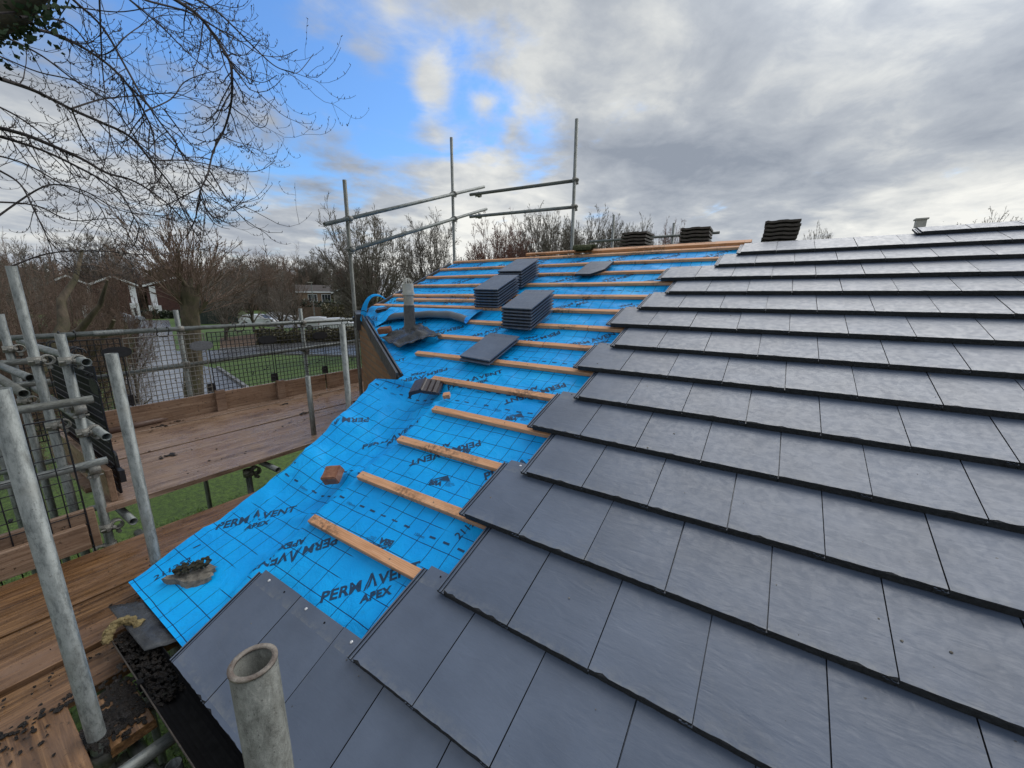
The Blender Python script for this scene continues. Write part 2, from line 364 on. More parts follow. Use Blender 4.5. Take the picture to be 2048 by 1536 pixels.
def m_board(name, R4, wet):
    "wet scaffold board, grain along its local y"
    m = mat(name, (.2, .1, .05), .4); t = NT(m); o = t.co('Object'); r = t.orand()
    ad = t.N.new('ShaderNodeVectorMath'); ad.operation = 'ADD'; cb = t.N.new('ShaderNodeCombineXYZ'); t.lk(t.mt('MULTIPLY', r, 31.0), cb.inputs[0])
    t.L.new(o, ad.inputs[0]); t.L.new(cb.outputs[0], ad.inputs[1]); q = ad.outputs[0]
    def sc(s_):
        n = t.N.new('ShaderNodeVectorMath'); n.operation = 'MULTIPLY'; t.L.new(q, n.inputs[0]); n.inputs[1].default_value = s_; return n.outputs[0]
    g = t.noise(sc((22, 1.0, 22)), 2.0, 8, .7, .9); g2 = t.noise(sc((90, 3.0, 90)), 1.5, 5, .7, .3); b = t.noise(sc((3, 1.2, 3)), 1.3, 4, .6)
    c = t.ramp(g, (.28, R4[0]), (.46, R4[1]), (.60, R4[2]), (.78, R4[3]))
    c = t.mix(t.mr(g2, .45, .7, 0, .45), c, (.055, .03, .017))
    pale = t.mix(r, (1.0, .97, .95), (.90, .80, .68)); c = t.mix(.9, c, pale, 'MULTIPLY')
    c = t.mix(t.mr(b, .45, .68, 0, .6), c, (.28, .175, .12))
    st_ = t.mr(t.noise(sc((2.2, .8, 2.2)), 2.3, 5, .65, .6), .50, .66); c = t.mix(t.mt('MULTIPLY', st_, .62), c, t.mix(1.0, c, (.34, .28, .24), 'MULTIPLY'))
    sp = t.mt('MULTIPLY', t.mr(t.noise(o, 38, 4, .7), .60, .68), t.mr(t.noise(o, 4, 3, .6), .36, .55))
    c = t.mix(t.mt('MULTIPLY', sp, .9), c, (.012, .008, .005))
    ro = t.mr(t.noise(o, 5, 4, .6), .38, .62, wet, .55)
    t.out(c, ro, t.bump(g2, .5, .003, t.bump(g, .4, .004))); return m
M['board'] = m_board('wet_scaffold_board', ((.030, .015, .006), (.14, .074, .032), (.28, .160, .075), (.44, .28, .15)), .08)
M['board_pale'] = m_board('pale_scaffold_board', ((.13, .085, .060), (.30, .21, .155), (.42, .315, .245), (.56, .45, .37)), .12)  # paler planks, with the far deck's sky sheen put into the colour

def m_brick(name, c1, c2, mortar, sc=1.0, rot=None):
    m = mat(name, c1, .8); t = NT(m); uv = t.co('UV')
    b = t.N.new('ShaderNodeTexBrick'); t.L.new(uv, b.inputs[0]); b.inputs['Scale'].default_value = sc
    b.inputs['Color1'].default_value = (*c1, 1); b.inputs['Color2'].default_value = (*c2, 1); b.inputs['Mortar'].default_value = (*mortar, 1)
    b.inputs['Mortar Size'].default_value = .010; b.inputs['Brick Width'].default_value = .225; b.inputs['Row Height'].default_value = .075
    n = t.noise(t.co('UV'), 25, 5, .6); c = t.mix(.5, b.outputs[0], t.ramp(n, (.3, (.55, .55, .55)), (.7, (1.2, 1.2, 1.2))), 'MULTIPLY')
    t.out(c, .85, t.bump(t.mt('SUBTRACT', n, b.outputs[1]), .6, .006)); return m
M['buff_brick'] = m_brick('buff_brick', (.33, .19, .085), (.24, .13, .06), (.19, .15, .10))
M['red_brick'] = m_brick('red_brick', (.26, .10, .06), (.20, .075, .045), (.3, .27, .24))
M['buff_far'] = m_brick('pale_brick', (.36, .22, .13), (.28, .16, .09), (.3, .27, .24))
M['dark_cladding'] = m_plain('dark_tile_hanging', (.055, .025, .02), (.10, .045, .035), .8, 3, .3)
M['white_paint'] = m_plain('white_painted_wood', (.72, .74, .76), (.82, .83, .84), .5, 3, .05)
M['far_roof'] = m_plain('brown_concrete_roof', (.045, .036, .03), (.085, .07, .06), .8, 2, .3)
M['win'] = m_plain('window_glass', (.02, .025, .03), (.05, .06, .07), .1, 2, .02)
M['pvc'] = m_plain('weathered_grey_pipe', (.27, .27, .25), (.44, .43, .38), .6, 30, .4)
M['pvc_dark'] = m_plain('dark_flashing_sleeve', (.045, .048, .052), (.085, .09, .095), .4, 30, .4)
M['pvc_white'] = m_plain('pale_plastic', (.42, .42, .38), (.62, .61, .55), .55, 20, .2)
M['nail'] = mat('bright_nail_head', (.8, .8, .8), .3, .6)
M['tar'] = m_plain('asphalt_wet', (.07, .072, .078), (.13, .133, .14), .26, 2.0, .3, .004)
M['pave'] = m_plain('wet_pavement', (.11, .11, .115), (.19, .19, .195), .24, 1.2, .3, .004)
M['kerb'] = m_plain('kerb_stone', (.14, .14, .14), (.24, .24, .23), .6, 4, .3)
M['soil'] = m_plain('brown_leaf_bed', (.05, .03, .018), (.12, .075, .045), .9, 3, .8, .03)
M['fencewood'] = m_plain('dark_green_fence', (.018, .028, .024), (.03, .042, .036), .7, 4, .3)
M['fencebrown'] = m_plain('brown_panel_fence', (.10, .07, .045), (.17, .125, .085), .8, 4, .3)
def m_grass():
    m = mat('lawn', (.05, .1, .02), .8); t = NT(m); o = t.co()
    n = t.noise(o, .35, 5, .6); f = t.noise(o, 11, 8, .82); c = t.ramp(n, (.3, (.075, .135, .018)), (.7, (.125, .21, .028)))
    c = t.mix(t.mr(f, .40, .60, 0, .85), c, (.016, .034, .008))
    d = t.mr(t.vor(o, 6), .0, .10, 1, 0); pp = t.mr(t.noise(o, 1.1, 2, .5), .5, .6); c = t.mix(t.mt('MULTIPLY', t.mt('MULTIPLY', d, pp), .8), c, (.45, .42, .25))
    t.out(c, .8, t.bump(f, .8, .04)); return m
M['grass'] = m_grass()
def m_bark(name, c0, c1, green=.0):
    m = mat(name, c0, .85); t = NT(m); o = t.co(sc=(1, 1, .3)); n = t.noise(o, 9, 6, .7, .5)
    c = t.ramp(n, (.32, c0), (.68, c1))
    if green: c = t.mix(t.mt('MULTIPLY', t.mr(t.noise(t.co(), 2.5, 4, .6), .42, .6), green), c, (.055, .065, .018))
    t.out(c, .85, t.bump(n, .8, .02)); return m
M['bark'] = m_bark('mossy_bark', (.045, .035, .024), (.17, .13, .09), .45)
M['bark_dark'] = m_bark('dark_bark', (.055, .045, .036), (.14, .115, .092), .2)
M['twig'] = m_bark('brown_twig', (.14, .085, .064), (.24, .175, .135))
M['twig_grey'] = m_bark('grey_twig', (.13, .11, .092), (.25, .22, .185))
M['twig_red'] = m_bark('reddish_twig', (.16, .075, .060), (.27, .14, .11))
M['twig_dark'] = m_bark('dark_twig', (.026, .021, .022), (.070, .056, .054))
def m_leaf(name, c0, c1):
    m = mat(name, c0, .6); t = NT(m); r = t.attr(); t.out(t.ramp(r, (0, c0), (1, c1)), .55); return m
M['leaf'] = m_leaf('ivy_leaf', (.012, .028, .012), (.045, .085, .03))
M['hedge'] = m_leaf('hedge_leaf', (.045, .045, .02), (.14, .12, .055))
M['evergreen'] = m_leaf('evergreen_leaf', (.012, .022, .013), (.045, .058, .028))

# ------------------------------------------------------------------ the bungalow under the roof
house = empty('bungalow', (0, 0, 0), 'bungalow roof half laid with dark grey slates, half bare blue membrane', 'house')
def clampf(x, a, b): return max(a, min(b, x))
VR = 15 * G + .03                                            # ridge, along the slope
def box_line(v): return -1.66 - (v - 2.03) * 1.64
def uL(v):
    "left edge of the membrane"
    if v < 1.07: return -1.67 - .02 * math.sin(v * 5)
    if v < 1.97: return -1.67 - .21 * ((v - 1.07) / .9) ** 1.4
    if v < 3.14: return max(min(box_line(v) + .07, -1.62), -3.40)
    return -3.47
def nz3(a, b, c=0.0): return noise.noise(Vector((a, b, c)))
BV = [.345 + .33726 * k for k in range(1, 15)]               # lower edge of each batten
def mem_n(u, v):
    n = -.086
    d = min(abs(v - (b + .025)) for b in BV)
    sag = min(d / .12, 1.0)
    up_ = clampf((v - 1.5) / 1.5, 0, 1)
    n += -.006 * sag + (.008 + .010 * up_) * sag * nz3(u * 3.1, v * 7, 1.0) + (.005 + .004 * up_) * sag * nz3(u * 8, v * 13, 4.0)
    n += .004 * sag * max(0.0, 1 - abs(nz3(u * 2.2, v * 3.5, 12.0)) * 14) + .003 * sag * max(0.0, 1 - abs(nz3(u * 4.2 + v * 3, v * 2.5, 17.0)) * 12)
    lu = -1.03 if v < 2.0 else uL(v) + .25
    if v < 2.05 and u < -1.0:
        t = (-1.0 - u) / max(.3, -1.0 - uL(v))
        k = clampf((2.05 - v) / .22, 0, 1)
        n += k * (.016 * math.exp(-((u + 1.035) / .03) ** 2)
                  - .085 * math.sin(math.pi * clampf(t, 0, 1) ** .8 * .97) - .02 * t
                  + .05 * math.exp(-((t - 1) / .35) ** 2) * (v / 2) ** 1.5
                  + .026 * nz3(u * 4, v * 3.2, 9.0) + .010 * nz3(u * 9, v * 8, 2.0) + .012 * max(0.0, 1 - abs(nz3(u * 2.6 + v, v * 2.2, 31.0)) * 9))
        n = max(n, -.088 - .12 * v, (2.432 - Z0 - v * SA) / CA)
        # creases fanning from the batten ends
        for b in BV[:4]:
            n += k * .022 * math.exp(-((v - b - .1 - (u + 1.05) * .5) / .035) ** 2) * math.exp(-((u + 1.16) / .16) ** 2)
    if v > 2.0 and u < -1.0:
        s_ = clampf((-1.1 - u) / .5, 0, 1) * clampf((3.4 - v) / .6, 0, 1)
        n += s_ * (.022 * nz3(u * 3.5, v * 4.5, 3.0) + .010 * nz3(u * 9, v * 8, 5.0))
    return n
def S_(u, v, up=0.0): return Vector((u, v, mem_n(u, v) + up))

def underlay():
    mb = MB(); NV = 190; NU = 150; v0 = .03
    vs = []; uvv = []
    for j in range(NV + 1):
        v = v0 + (VR - v0) * j / NV; a = uL(v); b_ = 1.25
        for i in range(NU + 1):
            s = (i / NU) ** .85; u = a + (b_ - a) * s
            edge = 0.0
            if i == 0 and v < 1.97: edge = .006 * nz3(v * 9, 0, 7)
            vs.append(S_(u + edge, v)); uvv.append((u, v))
    fs = []; us = []
    for j in range(NV):
        for i in range(NU):
            q = (j * (NU + 1) + i, j * (NU + 1) + i + 1, (j + 1) * (NU + 1) + i + 1, (j + 1) * (NU + 1) + i)
            fs.append(q); us.append([uvv[k] for k in q])
    mb.add(vs, fs, us, .5, True)
    return mb.build('underlay', M['membrane'], house, ROOF)
und = underlay()

# ---- print on the membrane
def text_polys(body, size, shear=0.0, bold=0.0, spacing=1.0):
    cu = bpy.data.curves.new('t', 'FONT'); cu.body = body; cu.size = size; cu.shear = shear; cu.offset = bold
    cu.space_character = spacing; cu.align_x = 'LEFT'; cu.resolution_u = 3
    ob = bpy.data.objects.new('t', cu); COL.objects.link(ob)
    me = bpy.data.meshes.new_from_object(ob); 
    bm = bmesh.new(); bm.from_mesh(me); bmesh.ops.triangulate(bm, faces=bm.faces[:])
    for _ in range(3):
        e = [x for x in bm.edges if x.calc_length() > .022]
        if not e: break
        bmesh.ops.subdivide_edges(bm, edges=e, cuts=1); bmesh.ops.triangulate(bm, faces=[f for f in bm.faces if len(f.verts) > 3])
    V = [(v.co.x, v.co.y) for v in bm.verts]; Fc = [tuple(v.index for v in f.verts) for f in bm.faces]
    wd = max([x for x, y in V] or [0]); bm.free()
    bpy.data.objects.remove(ob); bpy.data.curves.remove(cu); bpy.data.meshes.remove(me)
    return V, Fc, wd
def poly2(pts):
    return pts, [tuple(range(len(pts)))], max(p[0] for p in pts)
PERM = text_polys('PERM', .074, 0, .0022, 1.04); VENT = text_polys('VENT', .074, 0, .0022, 1.04)
APEX = text_polys('APEX', .052, 0, .0022, 1.08); BBA = text_polys('BBA', .045, 0, .0024, .95)
T150 = text_polys('150mm', .022); TNUM = text_polys('211252', .055, 0, .0008); TSM = text_polys('APPROVAL\nINSPECTION\nTESTING', .010)
def dens(pts, n=6):
    "strip polygon cut into quads, pts = left edge pair list"
    V = []; Fc = []
    (a0, a1), (b0, b1) = pts
    for i in range(n + 1):
        t = i / n
        V += [(a0[0] + (a1[0] - a0[0]) * t, a0[1] + (a1[1] - a0[1]) * t), (b0[0] + (b1[0] - b0[0]) * t, b0[1] + (b1[1] - b0[1]) * t)]
    for i in range(n): Fc.append((2 * i, 2 * i + 1, 2 * i + 3, 2 * i + 2))
    return V, Fc, 0
lett = MB()
def stamp(P, u, v, ang, ox=0, oy=0, lim=.008):
    V, Fc, _ = P; ca, sa = math.cos(ang), math.sin(ang)
    q = [(u + (x + ox) * ca - (y + oy) * sa, v + (x + ox) * sa + (y + oy) * ca) for x, y in V]
    ok = [a_ > uL(max(b_, .04)) + lim and .035 < b_ < VR - .01 for a_, b_ in q]
    fs = [f for f in Fc if all(ok[k] for k in f)]
    if fs: lett.add([S_(a_, max(b_, .04), .0015) for a_, b_ in q], fs)
def logo(u, v, ang):
    wP = PERM[2] + .010; gap = .070
    tot = wP + gap + VENT[2]; x0 = -tot / 2
    stamp(PERM, u, v, ang, x0)
    h = .052
    stamp(dens((((x0 + wP + .002, -.006), (x0 + wP + .030, .074)), ((x0 + wP + .009, -.006), (x0 + wP + .035, .067)))), u, v, ang)
    stamp(dens((((x0 + wP + .016, -.004), (x0 + wP + .037, .076)), ((x0 + wP + .030, .012), (x0 + wP + .040, .056)))), u, v, ang)
    stamp(dens((((x0 + wP + .037, .076), (x0 + wP + .064, .000)), ((x0 + wP + .038, .048), (x0 + wP + .052, .000)))), u, v, ang)
    stamp(VENT, u, v, ang, x0 + wP + gap)
    stamp(APEX, u, v, ang, -APEX[2] / 2 + .03, -.062)
A45 = math.radians(43)
ROWS = [(.58, -.38), (1.44, -1.17), (2.14, -.92), (2.90, -1.32), (3.62, -1.78), (4.30, -1.1), (4.92, -.75)]
for v_, u0_ in ROWS:
    for i in range(-3, 4):
        logo(u0_ + 1.09 * i, v_, A45); logo(u0_ - .55 + 1.09 * i, v_ - .03, A45 + math.pi)
def bba(u, v, ang):
    stamp(BBA, u, v, ang, 0, 0)
    stamp(dens((((.010, .042), (.075, .078)), ((.028, .042), (.075, .068)))), u, v, ang)
    stamp(dens((((.045, .042), (.080, .078)), ((.118, .042), (.086, .078)))), u, v, ang)
    stamp(dens((((-.005, .036), (.125, .036)), ((-.005, .0385), (.125, .0385)))), u, v, ang)
    stamp(TSM, u, v, ang, .104, .024)
bba(-.54, 1.150, math.radians(12)); bba(-.455, .80, math.radians(190)); bba(-.47, 1.47, math.radians(190)); bba(-.42, 1.78, math.radians(10))
bba(-2.3, 3.2, .2); bba(-1.6, 3.5, 3.3)
for v_, a_, b_ in ((.885, -1.62, .2), (1.075, -1.62, .2), (1.875, -1.8, .2), (2.02, -1.0, .2), (3.12, -1.9, .2), (2.5, -1.4, .2), (3.95, -3.3, 0.2)):
    x = a_; k = 0
    while x < b_:
        k += 1
        if k % 6 == 3: stamp(T150, x, v_ - .02, .05)
        else: stamp(dens((((0, 0), (.038, 0)), ((0, .010), (.038, .010))), 3), x, v_, 0)
        x += .088
for v_, u_ in ((.30, -1.60), (.16, -1.35), (1.2, -1.7), (.95, -1.64)):
    stamp(dens((((0, 0), (.035, 0)), ((0, .010), (.035, .010))), 3), u_, v_, 1.2)
stamp(TNUM, -1.55, .10, math.radians(75)); stamp(TNUM, -.15, .93, math.radians(75))
lt = lett.build('printed_lettering', M['print'], und); lt.matrix_local = Matrix.Identity(4)

# ---- battens
def batten(u0, u1, v, n=-.056, h=.029, wd=.05, bend=0.0):
    mb = MB(); N = 24; L = u1 - u0
    vs = []; 
    for i in range(N + 1):
        u = u0 + L * i / N; dz = .0025 * nz3(u * 1.7, v * 9) ; dv = .004 * nz3(u * .9, v * 5, 8)
        if i == 0: u += .004
        vs += [(u, v + dv, n - h + dz), (u, v + wd + dv, n - h + dz), (u, v + wd + dv, n + dz), (u, v + dv, n + dz)]
    fs = [(3, 2, 1, 0), tuple(N * 4 + k for k in range(4))]
    for i in range(N):
        for j in range(4): fs.append((i * 4 + j, i * 4 + (j + 1) % 4, (i + 1) * 4 + (j + 1) % 4, (i + 1) * 4 + j))
    mb.add(vs, fs, None, .5)
    x = u0 + .04
    while x < u1:
        c_ = (x, v + wd * .5 + .006 * nz3(x * 9, v), n + .0010 + .0025 * nz3(x * 1.7, v * 9)); k0 = len(mb.f); mb.tube([(c_[0], c_[1], c_[2] - .003), c_], .0042, 8); mb.mi[k0:] = [1] * (len(mb.f) - k0); x += .58 + .06 * nz3(x * 5, v * 3)
    o = mb.build('batten', [M['batten'], M['rust']], house, ROOF)
    bv = o.modifiers.new('bev', 'BEVEL'); bv.width = .0025; bv.segments = 1; bv.limit_method = 'ANGLE'; bv.angle_limit = 1.2
    return o
BL = [-1.0, -1.0, -1.0, -.99, -1.29, -1.79, -1.80, -1.68, -3.52, -3.50, -3.47, -3.46, -3.48, -3.47]
BR = [.1, 0, .1, 0, .1, 0, .1, 0, .15, .3, .3, .3, .55, .62]
for k, (v, ul, ur) in enumerate(zip(BV, BL, BR)):
    if k == 6: batten(ul, -.62, v); batten(-.618, ur, v + .003)
    elif k == 7: batten(ul, -.36, v); batten(-.358, ur, v - .002)
    else: batten(ul, ur, v)
batten(-3.3, -1.4, BV[9] - .13, n=-.060); 
batten(-2.2, .66, BV[13] + .17, n=-.045, h=.03); batten(-1.15, .66, BV[13] + .10, n=-.035, h=.035)

# ---- laid slates
CORN = {0: (-3.1, -2, 14), 1: (-.636, .5, 14), 2: (-.113, 1, 14), 3: (-.6, .5, 14), 4: (-.1, 1, 14), 5: (-.6, .5, 14), 6: (-.1, 1, 14), 7: (-.6, .5, 14),
        8: (-.1, 1, 14), 9: (-.6, .5, 14), 10: (-.1, 1, 14), 11: (.4, 1.5, 14), 12: (-.1, 1, 14), 13: (1.4, 2.5, 14), 14: (1.9, 3, 16), 15: (6.4, 7.5, 16)}
TH = .031
def slate(mb, Mx, first=False, w0=.0019, w1=.2981, ln=.42, tone=None, r=rnd, strip=True, cut=0.0):
    tone = r.random() if tone is None else tone
    NS = 14; top = []; fr = []; bot = []
    for i in range(NS + 1):
        x = w0 + (w1 - w0) * i / NS; j = r.random()
        chip = .0012 + (.0028 * j * j) ; 
        if j > .93: chip += .004
        fr.append((x, 0.0005 * r.random(), -.0035 - .001 * r.random())); top.append((x, chip, 0.0)); bot.append((x, .0015 * r.random(), -TH))
    bk = [(w0, ln, 0), (w1, ln, 0), (w1, ln, -TH), (w0, ln, -TH)]
    if cut: bk[1] = (w1 - cut, ln, 0); bk[2] = (w1 - cut, ln, -TH)
    vs = [Mx @ Vector(p) for p in top + fr + bot + bk]; n = NS + 1; B = 3 * n
    fs = [tuple(range(n)) + (B + 1, B)]; mi = [0]
    for i in range(NS):
        fs.append((n + i, n + i + 1, i + 1, i)); mi.append(1)
        fs.append((2 * n + i, 2 * n + i + 1, n + i + 1, n + i)); mi.append(1)
    fs += [(B, B + 1, B + 2, B + 3), (n - 1, 2 * n - 1, 3 * n - 1, B + 2, B + 1), (0, B, B + 3, 2 * n, n), tuple(range(3 * n - 1, 2 * n - 1, -1)) + (B + 3, B + 2)]
    mi += [1, 1, 1, 1]
    o = len(mb.v); mb.v += [tuple(p) for p in vs]
    for f, q in zip(fs, mi):
        mb.f.append(tuple(o + k for k in f)); mb.uv.append(None); mb.t.append(tone); mb.sm.append(False); mb.mi.append(q)
    if strip:      # side lock that the next slate laps over
        for x0, x1, z0, z1 in ((-.033, w0, -.021, -.012), (-.033, -.026, -.012, -.006), (-.016, -.011, -.012, -.007)):
            P = [Mx @ Vector(p) for p in ((x0, -.0015, z0), (x1, -.0015, z0), (x1, ln - .02, z0), (x0, ln - .02, z0), (x0, -.0015, z1), (x1, -.0015, z1), (x1, ln - .02, z1), (x0, ln - .02, z1))]
            o = len(mb.v); mb.v += [tuple(p) for p in P]
            for f, q in zip([(0, 3, 2, 1), (4, 5, 6, 7), (0, 1, 5, 4), (1, 2, 6, 5), (2, 3, 7, 6), (3, 0, 4, 7)], (1, 0, 1, 1, 1, 1)):
                mb.f.append(tuple(o + k for k in f)); mb.uv.append(None); mb.t.append(tone); mb.sm.append(False); mb.mi.append(q)
tl = MB(); slate_r = random.Random(11); heads = []
SL = math.atan(.033 / G)
for k, (cn, j0, n_) in CORN.items():
    u = j0 - 1; first = True
    while u < n_:
        sl_ = SL; n0 = 0.0
        if k == 0: n0 = -.052; sl_ = -math.atan(.022 / .42)
        n0 += slate_r.uniform(-.0012, .0012); dv = slate_r.uniform(-.0015, .0015)
        Mx = Matrix.Translation((u * W + slate_r.uniform(-.0005, .0005), k * G - (.016 if k == 0 else 0) + dv, n0)) @ Matrix.Rotation(-sl_, 4, 'X') @ Matrix.Rotation(slate_r.uniform(-.002, .002), 4, 'Y') @ Matrix.Rotation(slate_r.uniform(-.0015, .0015), 4, 'Z')
        ln = .42 if k < 15 else .2
        slate(tl, Mx, first, tone=slate_r.random(), r=slate_r, ln=ln)
        if first or (k == 0 and u < -.5): heads.append((k, Mx, u))
        first = False; u += 1
til = tl.build('roof_slating', [M['slate'], M['edge']], house, ROOF)
for k, Mx, u in heads:
    for x, hole in ((.075, k != 0 and k != 3), (.205, True)):
        mb = MB(); p = Vector((x, .395 - (.0), 0.001))
        if k == 0: hole = (x > .1)
        if hole: mb.tube([p, p + Vector((0, 0, .0006))], .0042, 10)
        else: mb.tube([p - Vector((0, 0, .001)), p + Vector((0, 0, .0014)), p + Vector((0, 0, .0018))], [.0062, .0062, .0035], 12)
        for i in range(len(mb.v)): mb.v[i] = tuple(Mx @ Vector(mb.v[i]))
        o = mb.build('nail_hole' if hole else 'nail', M['soffit_black'] if hole else M['nail'], til); o.matrix_local = Matrix.Identity(4)
# grit lying on the slates
gr = MB(); r2 = random.Random(3)
for _ in range(150):
    u = r2.uniform(-.9, 3.6); v = r2.uniform(0, 4.6); kk = int(v / G); 
    if u < CORN[min(kk, 15)][0] * W + .05: continue
    n = -.033 * (v - kk * G) / G
    gr.blobby((u, v, n + .001), r2.choice((.0015, .002, .002, .003, .0045)), 1, .5, (1, 1, .5), r2.random() * 50)
g_ = gr.build('roof_grit', M['mortar'], None, ROOF); tag(g_, 'specks of grit and crumbs scattered over the laid slates', 'grit', kind='stuff')

# ---- walls, verge box, eaves
def wallquad(mb, a_, b_, za, zb, z0=0.0, th=.1):
    a_ = Vector((*a_, 0)); b_ = Vector((*b_, 0)); L = (b_ - a_).length
    P = [Vector((a_.x, a_.y, z0)), Vector((b_.x, b_.y, z0)), Vector((b_.x, b_.y, zb)), Vector((a_.x, a_.y, za))]
    mb.add(P, [(0, 1, 2, 3)], [[(0, z0), (L, z0), (L, zb), (0, za)]])
def roofz(Y): return Z0 + Y * math.tan(AL) - .16
wl = MB(); YR = VR * CA; q1 = (-1.64, 1.90); q2 = (-3.52, 2.90)
wallquad(wl, (-.95, .22), (9, .22), 2.28, 2.28)
wallquad(wl, (-.95, 1.9), (-.95, .22), roofz(1.9), roofz(.22))
wallquad(wl, q2, q1, roofz(2.90) + .02, roofz(1.90) + .02)
wallquad(wl, (-3.42, YR), q2, roofz(YR), roofz(2.9)); wallquad(wl, (-3.42, 2 * YR - .2), (-3.42, YR), roofz(.2), roofz(YR))
wallquad(wl, (9, .22), (9, YR), roofz(.22), roofz(YR)); wallquad(wl, (9, YR), (9, 2 * YR - .2), roofz(YR), roofz(.2))
wallquad(wl, (9, 2 * YR - .2), (-3.42, 2 * YR - .2), 2.3, 2.3)
wl.build('wall', M['buff_brick'], house)
# back slope: old brown tiles
bk = MB()
for j in range(15):
    y0 = YR + .12 + j * .31; z0_ = Z0 + VR * SA - .10 - (y0 - YR) * math.tan(AL)
    for i in range(41):
        x0 = -3.5 + i * .305; bk.box((x0, y0, z0_ - .13), (x0 + .30, y0 + .33, z0_ - .10 + rnd.uniform(0, .004)), tone=rnd.random())
bk.build('old_roof_tiling', M['oldtile'], house)
# fascia and gutter at the eaves
fb = MB(); fb.box((-1.0, .03, 2.22), (9, .055, 2.40)); fb.box((-1.0, .055, 2.22), (9, .22, 2.235)); fb.build('fascia', M['soffit_black'], house)
gu = MB(); r_ = .056; gy, gz = -.032, 2.405; vs = []; NG = 10
for x in (-1.30, 9):
    for rr in (r_, r_ - .003):
        for i in range(NG + 1):
            an = math.pi * i / NG; vs.append((x, gy - rr * math.cos(an), gz - rr * math.sin(an)))
K_ = NG + 1; fs = []
for i in range(NG): fs += [(i, i + 1, 2 * K_ + i + 1, 2 * K_ + i), (K_ + i, 3 * K_ + i, 3 * K_ + i + 1, K_ + i + 1), (i, K_ + i, K_ + i + 1, i + 1)]
fs += [(0, 2 * K_, 3 * K_, K_), (NG, K_ + NG, 3 * K_ + NG, 2 * K_ + NG)]
gu.add(vs, fs); gut = gu.build('gutter', M['soffit_black'], house)
gr_ = MB(); gr_.tube([(-1.31, gy - r_, gz + .001), (9, gy - r_, gz + .001)], .0026, 8); gr_.build('gutter_rim', M['gutter_rust'], gut)
for x in (-.96, -.2, .7):
    mb = MB(); mb.box((x, gy - r_ - .006, gz - .03), (x + .028, gy - r_ + .012, gz + .008)); mb.box((x, gy - r_, gz - r_ - .006), (x + .028, .03, gz - r_ - .002)); mb.build('gutter_bracket', M['soffit_black'], gut)
dp = MB(); dp.tube([(-.25, .10, 2.3), (-.25, .16, 2.1), (-.25, .16, 0)], .034, 14); dp.build('downpipe', M['soffit_black'], house)
# sheet of flashing at the open corner of the eaves
fl = MB(); vs = []; NN = 12
c4 = [Vector((-1.53, -.045, 2.452)), Vector((-1.10, -.03, 2.437)), Vector((-1.02, .12, 2.43)), Vector((-1.44, .10, 2.436))]
for j in range(NN + 1):
    for i in range(NN + 1):
        s, t = i / NN, j / NN
        p = c4[0] * (1 - s) * (1 - t) + c4[1] * s * (1 - t) + c4[2] * s * t + c4[3] * (1 - s) * t
        p.z += -.018 + .008 * nz3(s * 3, t * 3, 3) + .006 * nz3(s * 7, t * 6, 5); vs.append(p)
fl.add(vs, [(j * (NN + 1) + i, j * (NN + 1) + i + 1, (j + 1) * (NN + 1) + i + 1, (j + 1) * (NN + 1) + i) for j in range(NN) for i in range(NN)], None, .5, True)
o = fl.build('felt_strip', M['lead'], house); sm = o.modifiers.new('s', 'SOLIDIFY'); sm.thickness = .004
# verge box on the skewed wall
vb0 = rp(-1.66, 2.03, -.055); vb1 = rp(-3.46, 3.13, -.04)
ax = (vb1 - vb0); Lb = ax.length; ax.normalize(); upv = Vector((0, 0, 1)); upv = (upv - ax * upv.dot(ax)).normalized(); sd_ = ax.cross(upv)
VM = Matrix(((ax.x, sd_.x, upv.x, vb0.x), (ax.y, sd_.y, upv.y, vb0.y), (ax.z, sd_.z, upv.z, vb0.z), (0, 0, 0, 1)))
side = 1 if (VM.to_3x3() @ Vector((0, 1, 0))).y < 0 else -1
vb = MB()
def vbx(x0, x1, y0, y1, z0, z1): vb.box((x0, min(y0 * side, y1 * side), z0), (x1, max(y0 * side, y1 * side), z1), VM)
vbx(0, Lb, .0, .018, -.125, .010); vbx(0, Lb - .02, -.036, -.022, -.13, .004); vbx(0, Lb, -.022, .0, -.125, -.03); vbx(Lb, Lb + .016, -.05, .085, -.20, .016)
for x in (Lb * .3, Lb * .62): vbx(x, x + .010, .018, .020, -.12, .012)
vo = vb.build('verge_box', M['fascia'], house)
mb = MB(); mb.box((Lb - .16, min(.021 * side, .08 * side), -.19), (Lb - .001, max(.021 * side, .08 * side), .012), VM); mb.build('box_end', M['fascia'], vo)
mb = MB()                      # left verge of the upper roof
mb.box((-3.56, 3.04, -.26), (-3.53, VR, -.075)); mb.build('bargeboard', M['fascia'], house, ROOF)
# vent pipe
vp = rp(-2.30, 2.84, -.06)
def ring(parent, name, z0, z1, r0, m, k=28):
    mb = MB(); mb.tube([vp + Vector((0, 0, z0)), vp + Vector((0, 0, z1))], r0, k); return mb.build(name, m, parent)
pipe = ring(house, 'vent_pipe', -.2, .36, .052, M['pvc'])
mb = MB(); mb.tube([vp + Vector((0, 0, -.02)), vp + Vector((0, 0, .03)), vp + Vector((0, 0, .24))], [.085, .060, .056], 28); mb.build('pipe_sleeve', M['pvc_dark'], pipe)
ring(pipe, 'pipe_collar', .345, .375, .064, M['pvc_white']); ring(pipe, 'pipe_socket', .375, .455, .057, M['pvc_white'])
mb = MB()
for i in range(12):
    an = math.pi * 2 * i / 12
    mb.tube([vp + Vector((.052 * math.cos(an) * math.cos(t), .052 * math.sin(an) * math.cos(t), .455 + .06 * math.sin(t))) for t in [q * math.pi / 12 for q in range(7)]], .0028, 5)
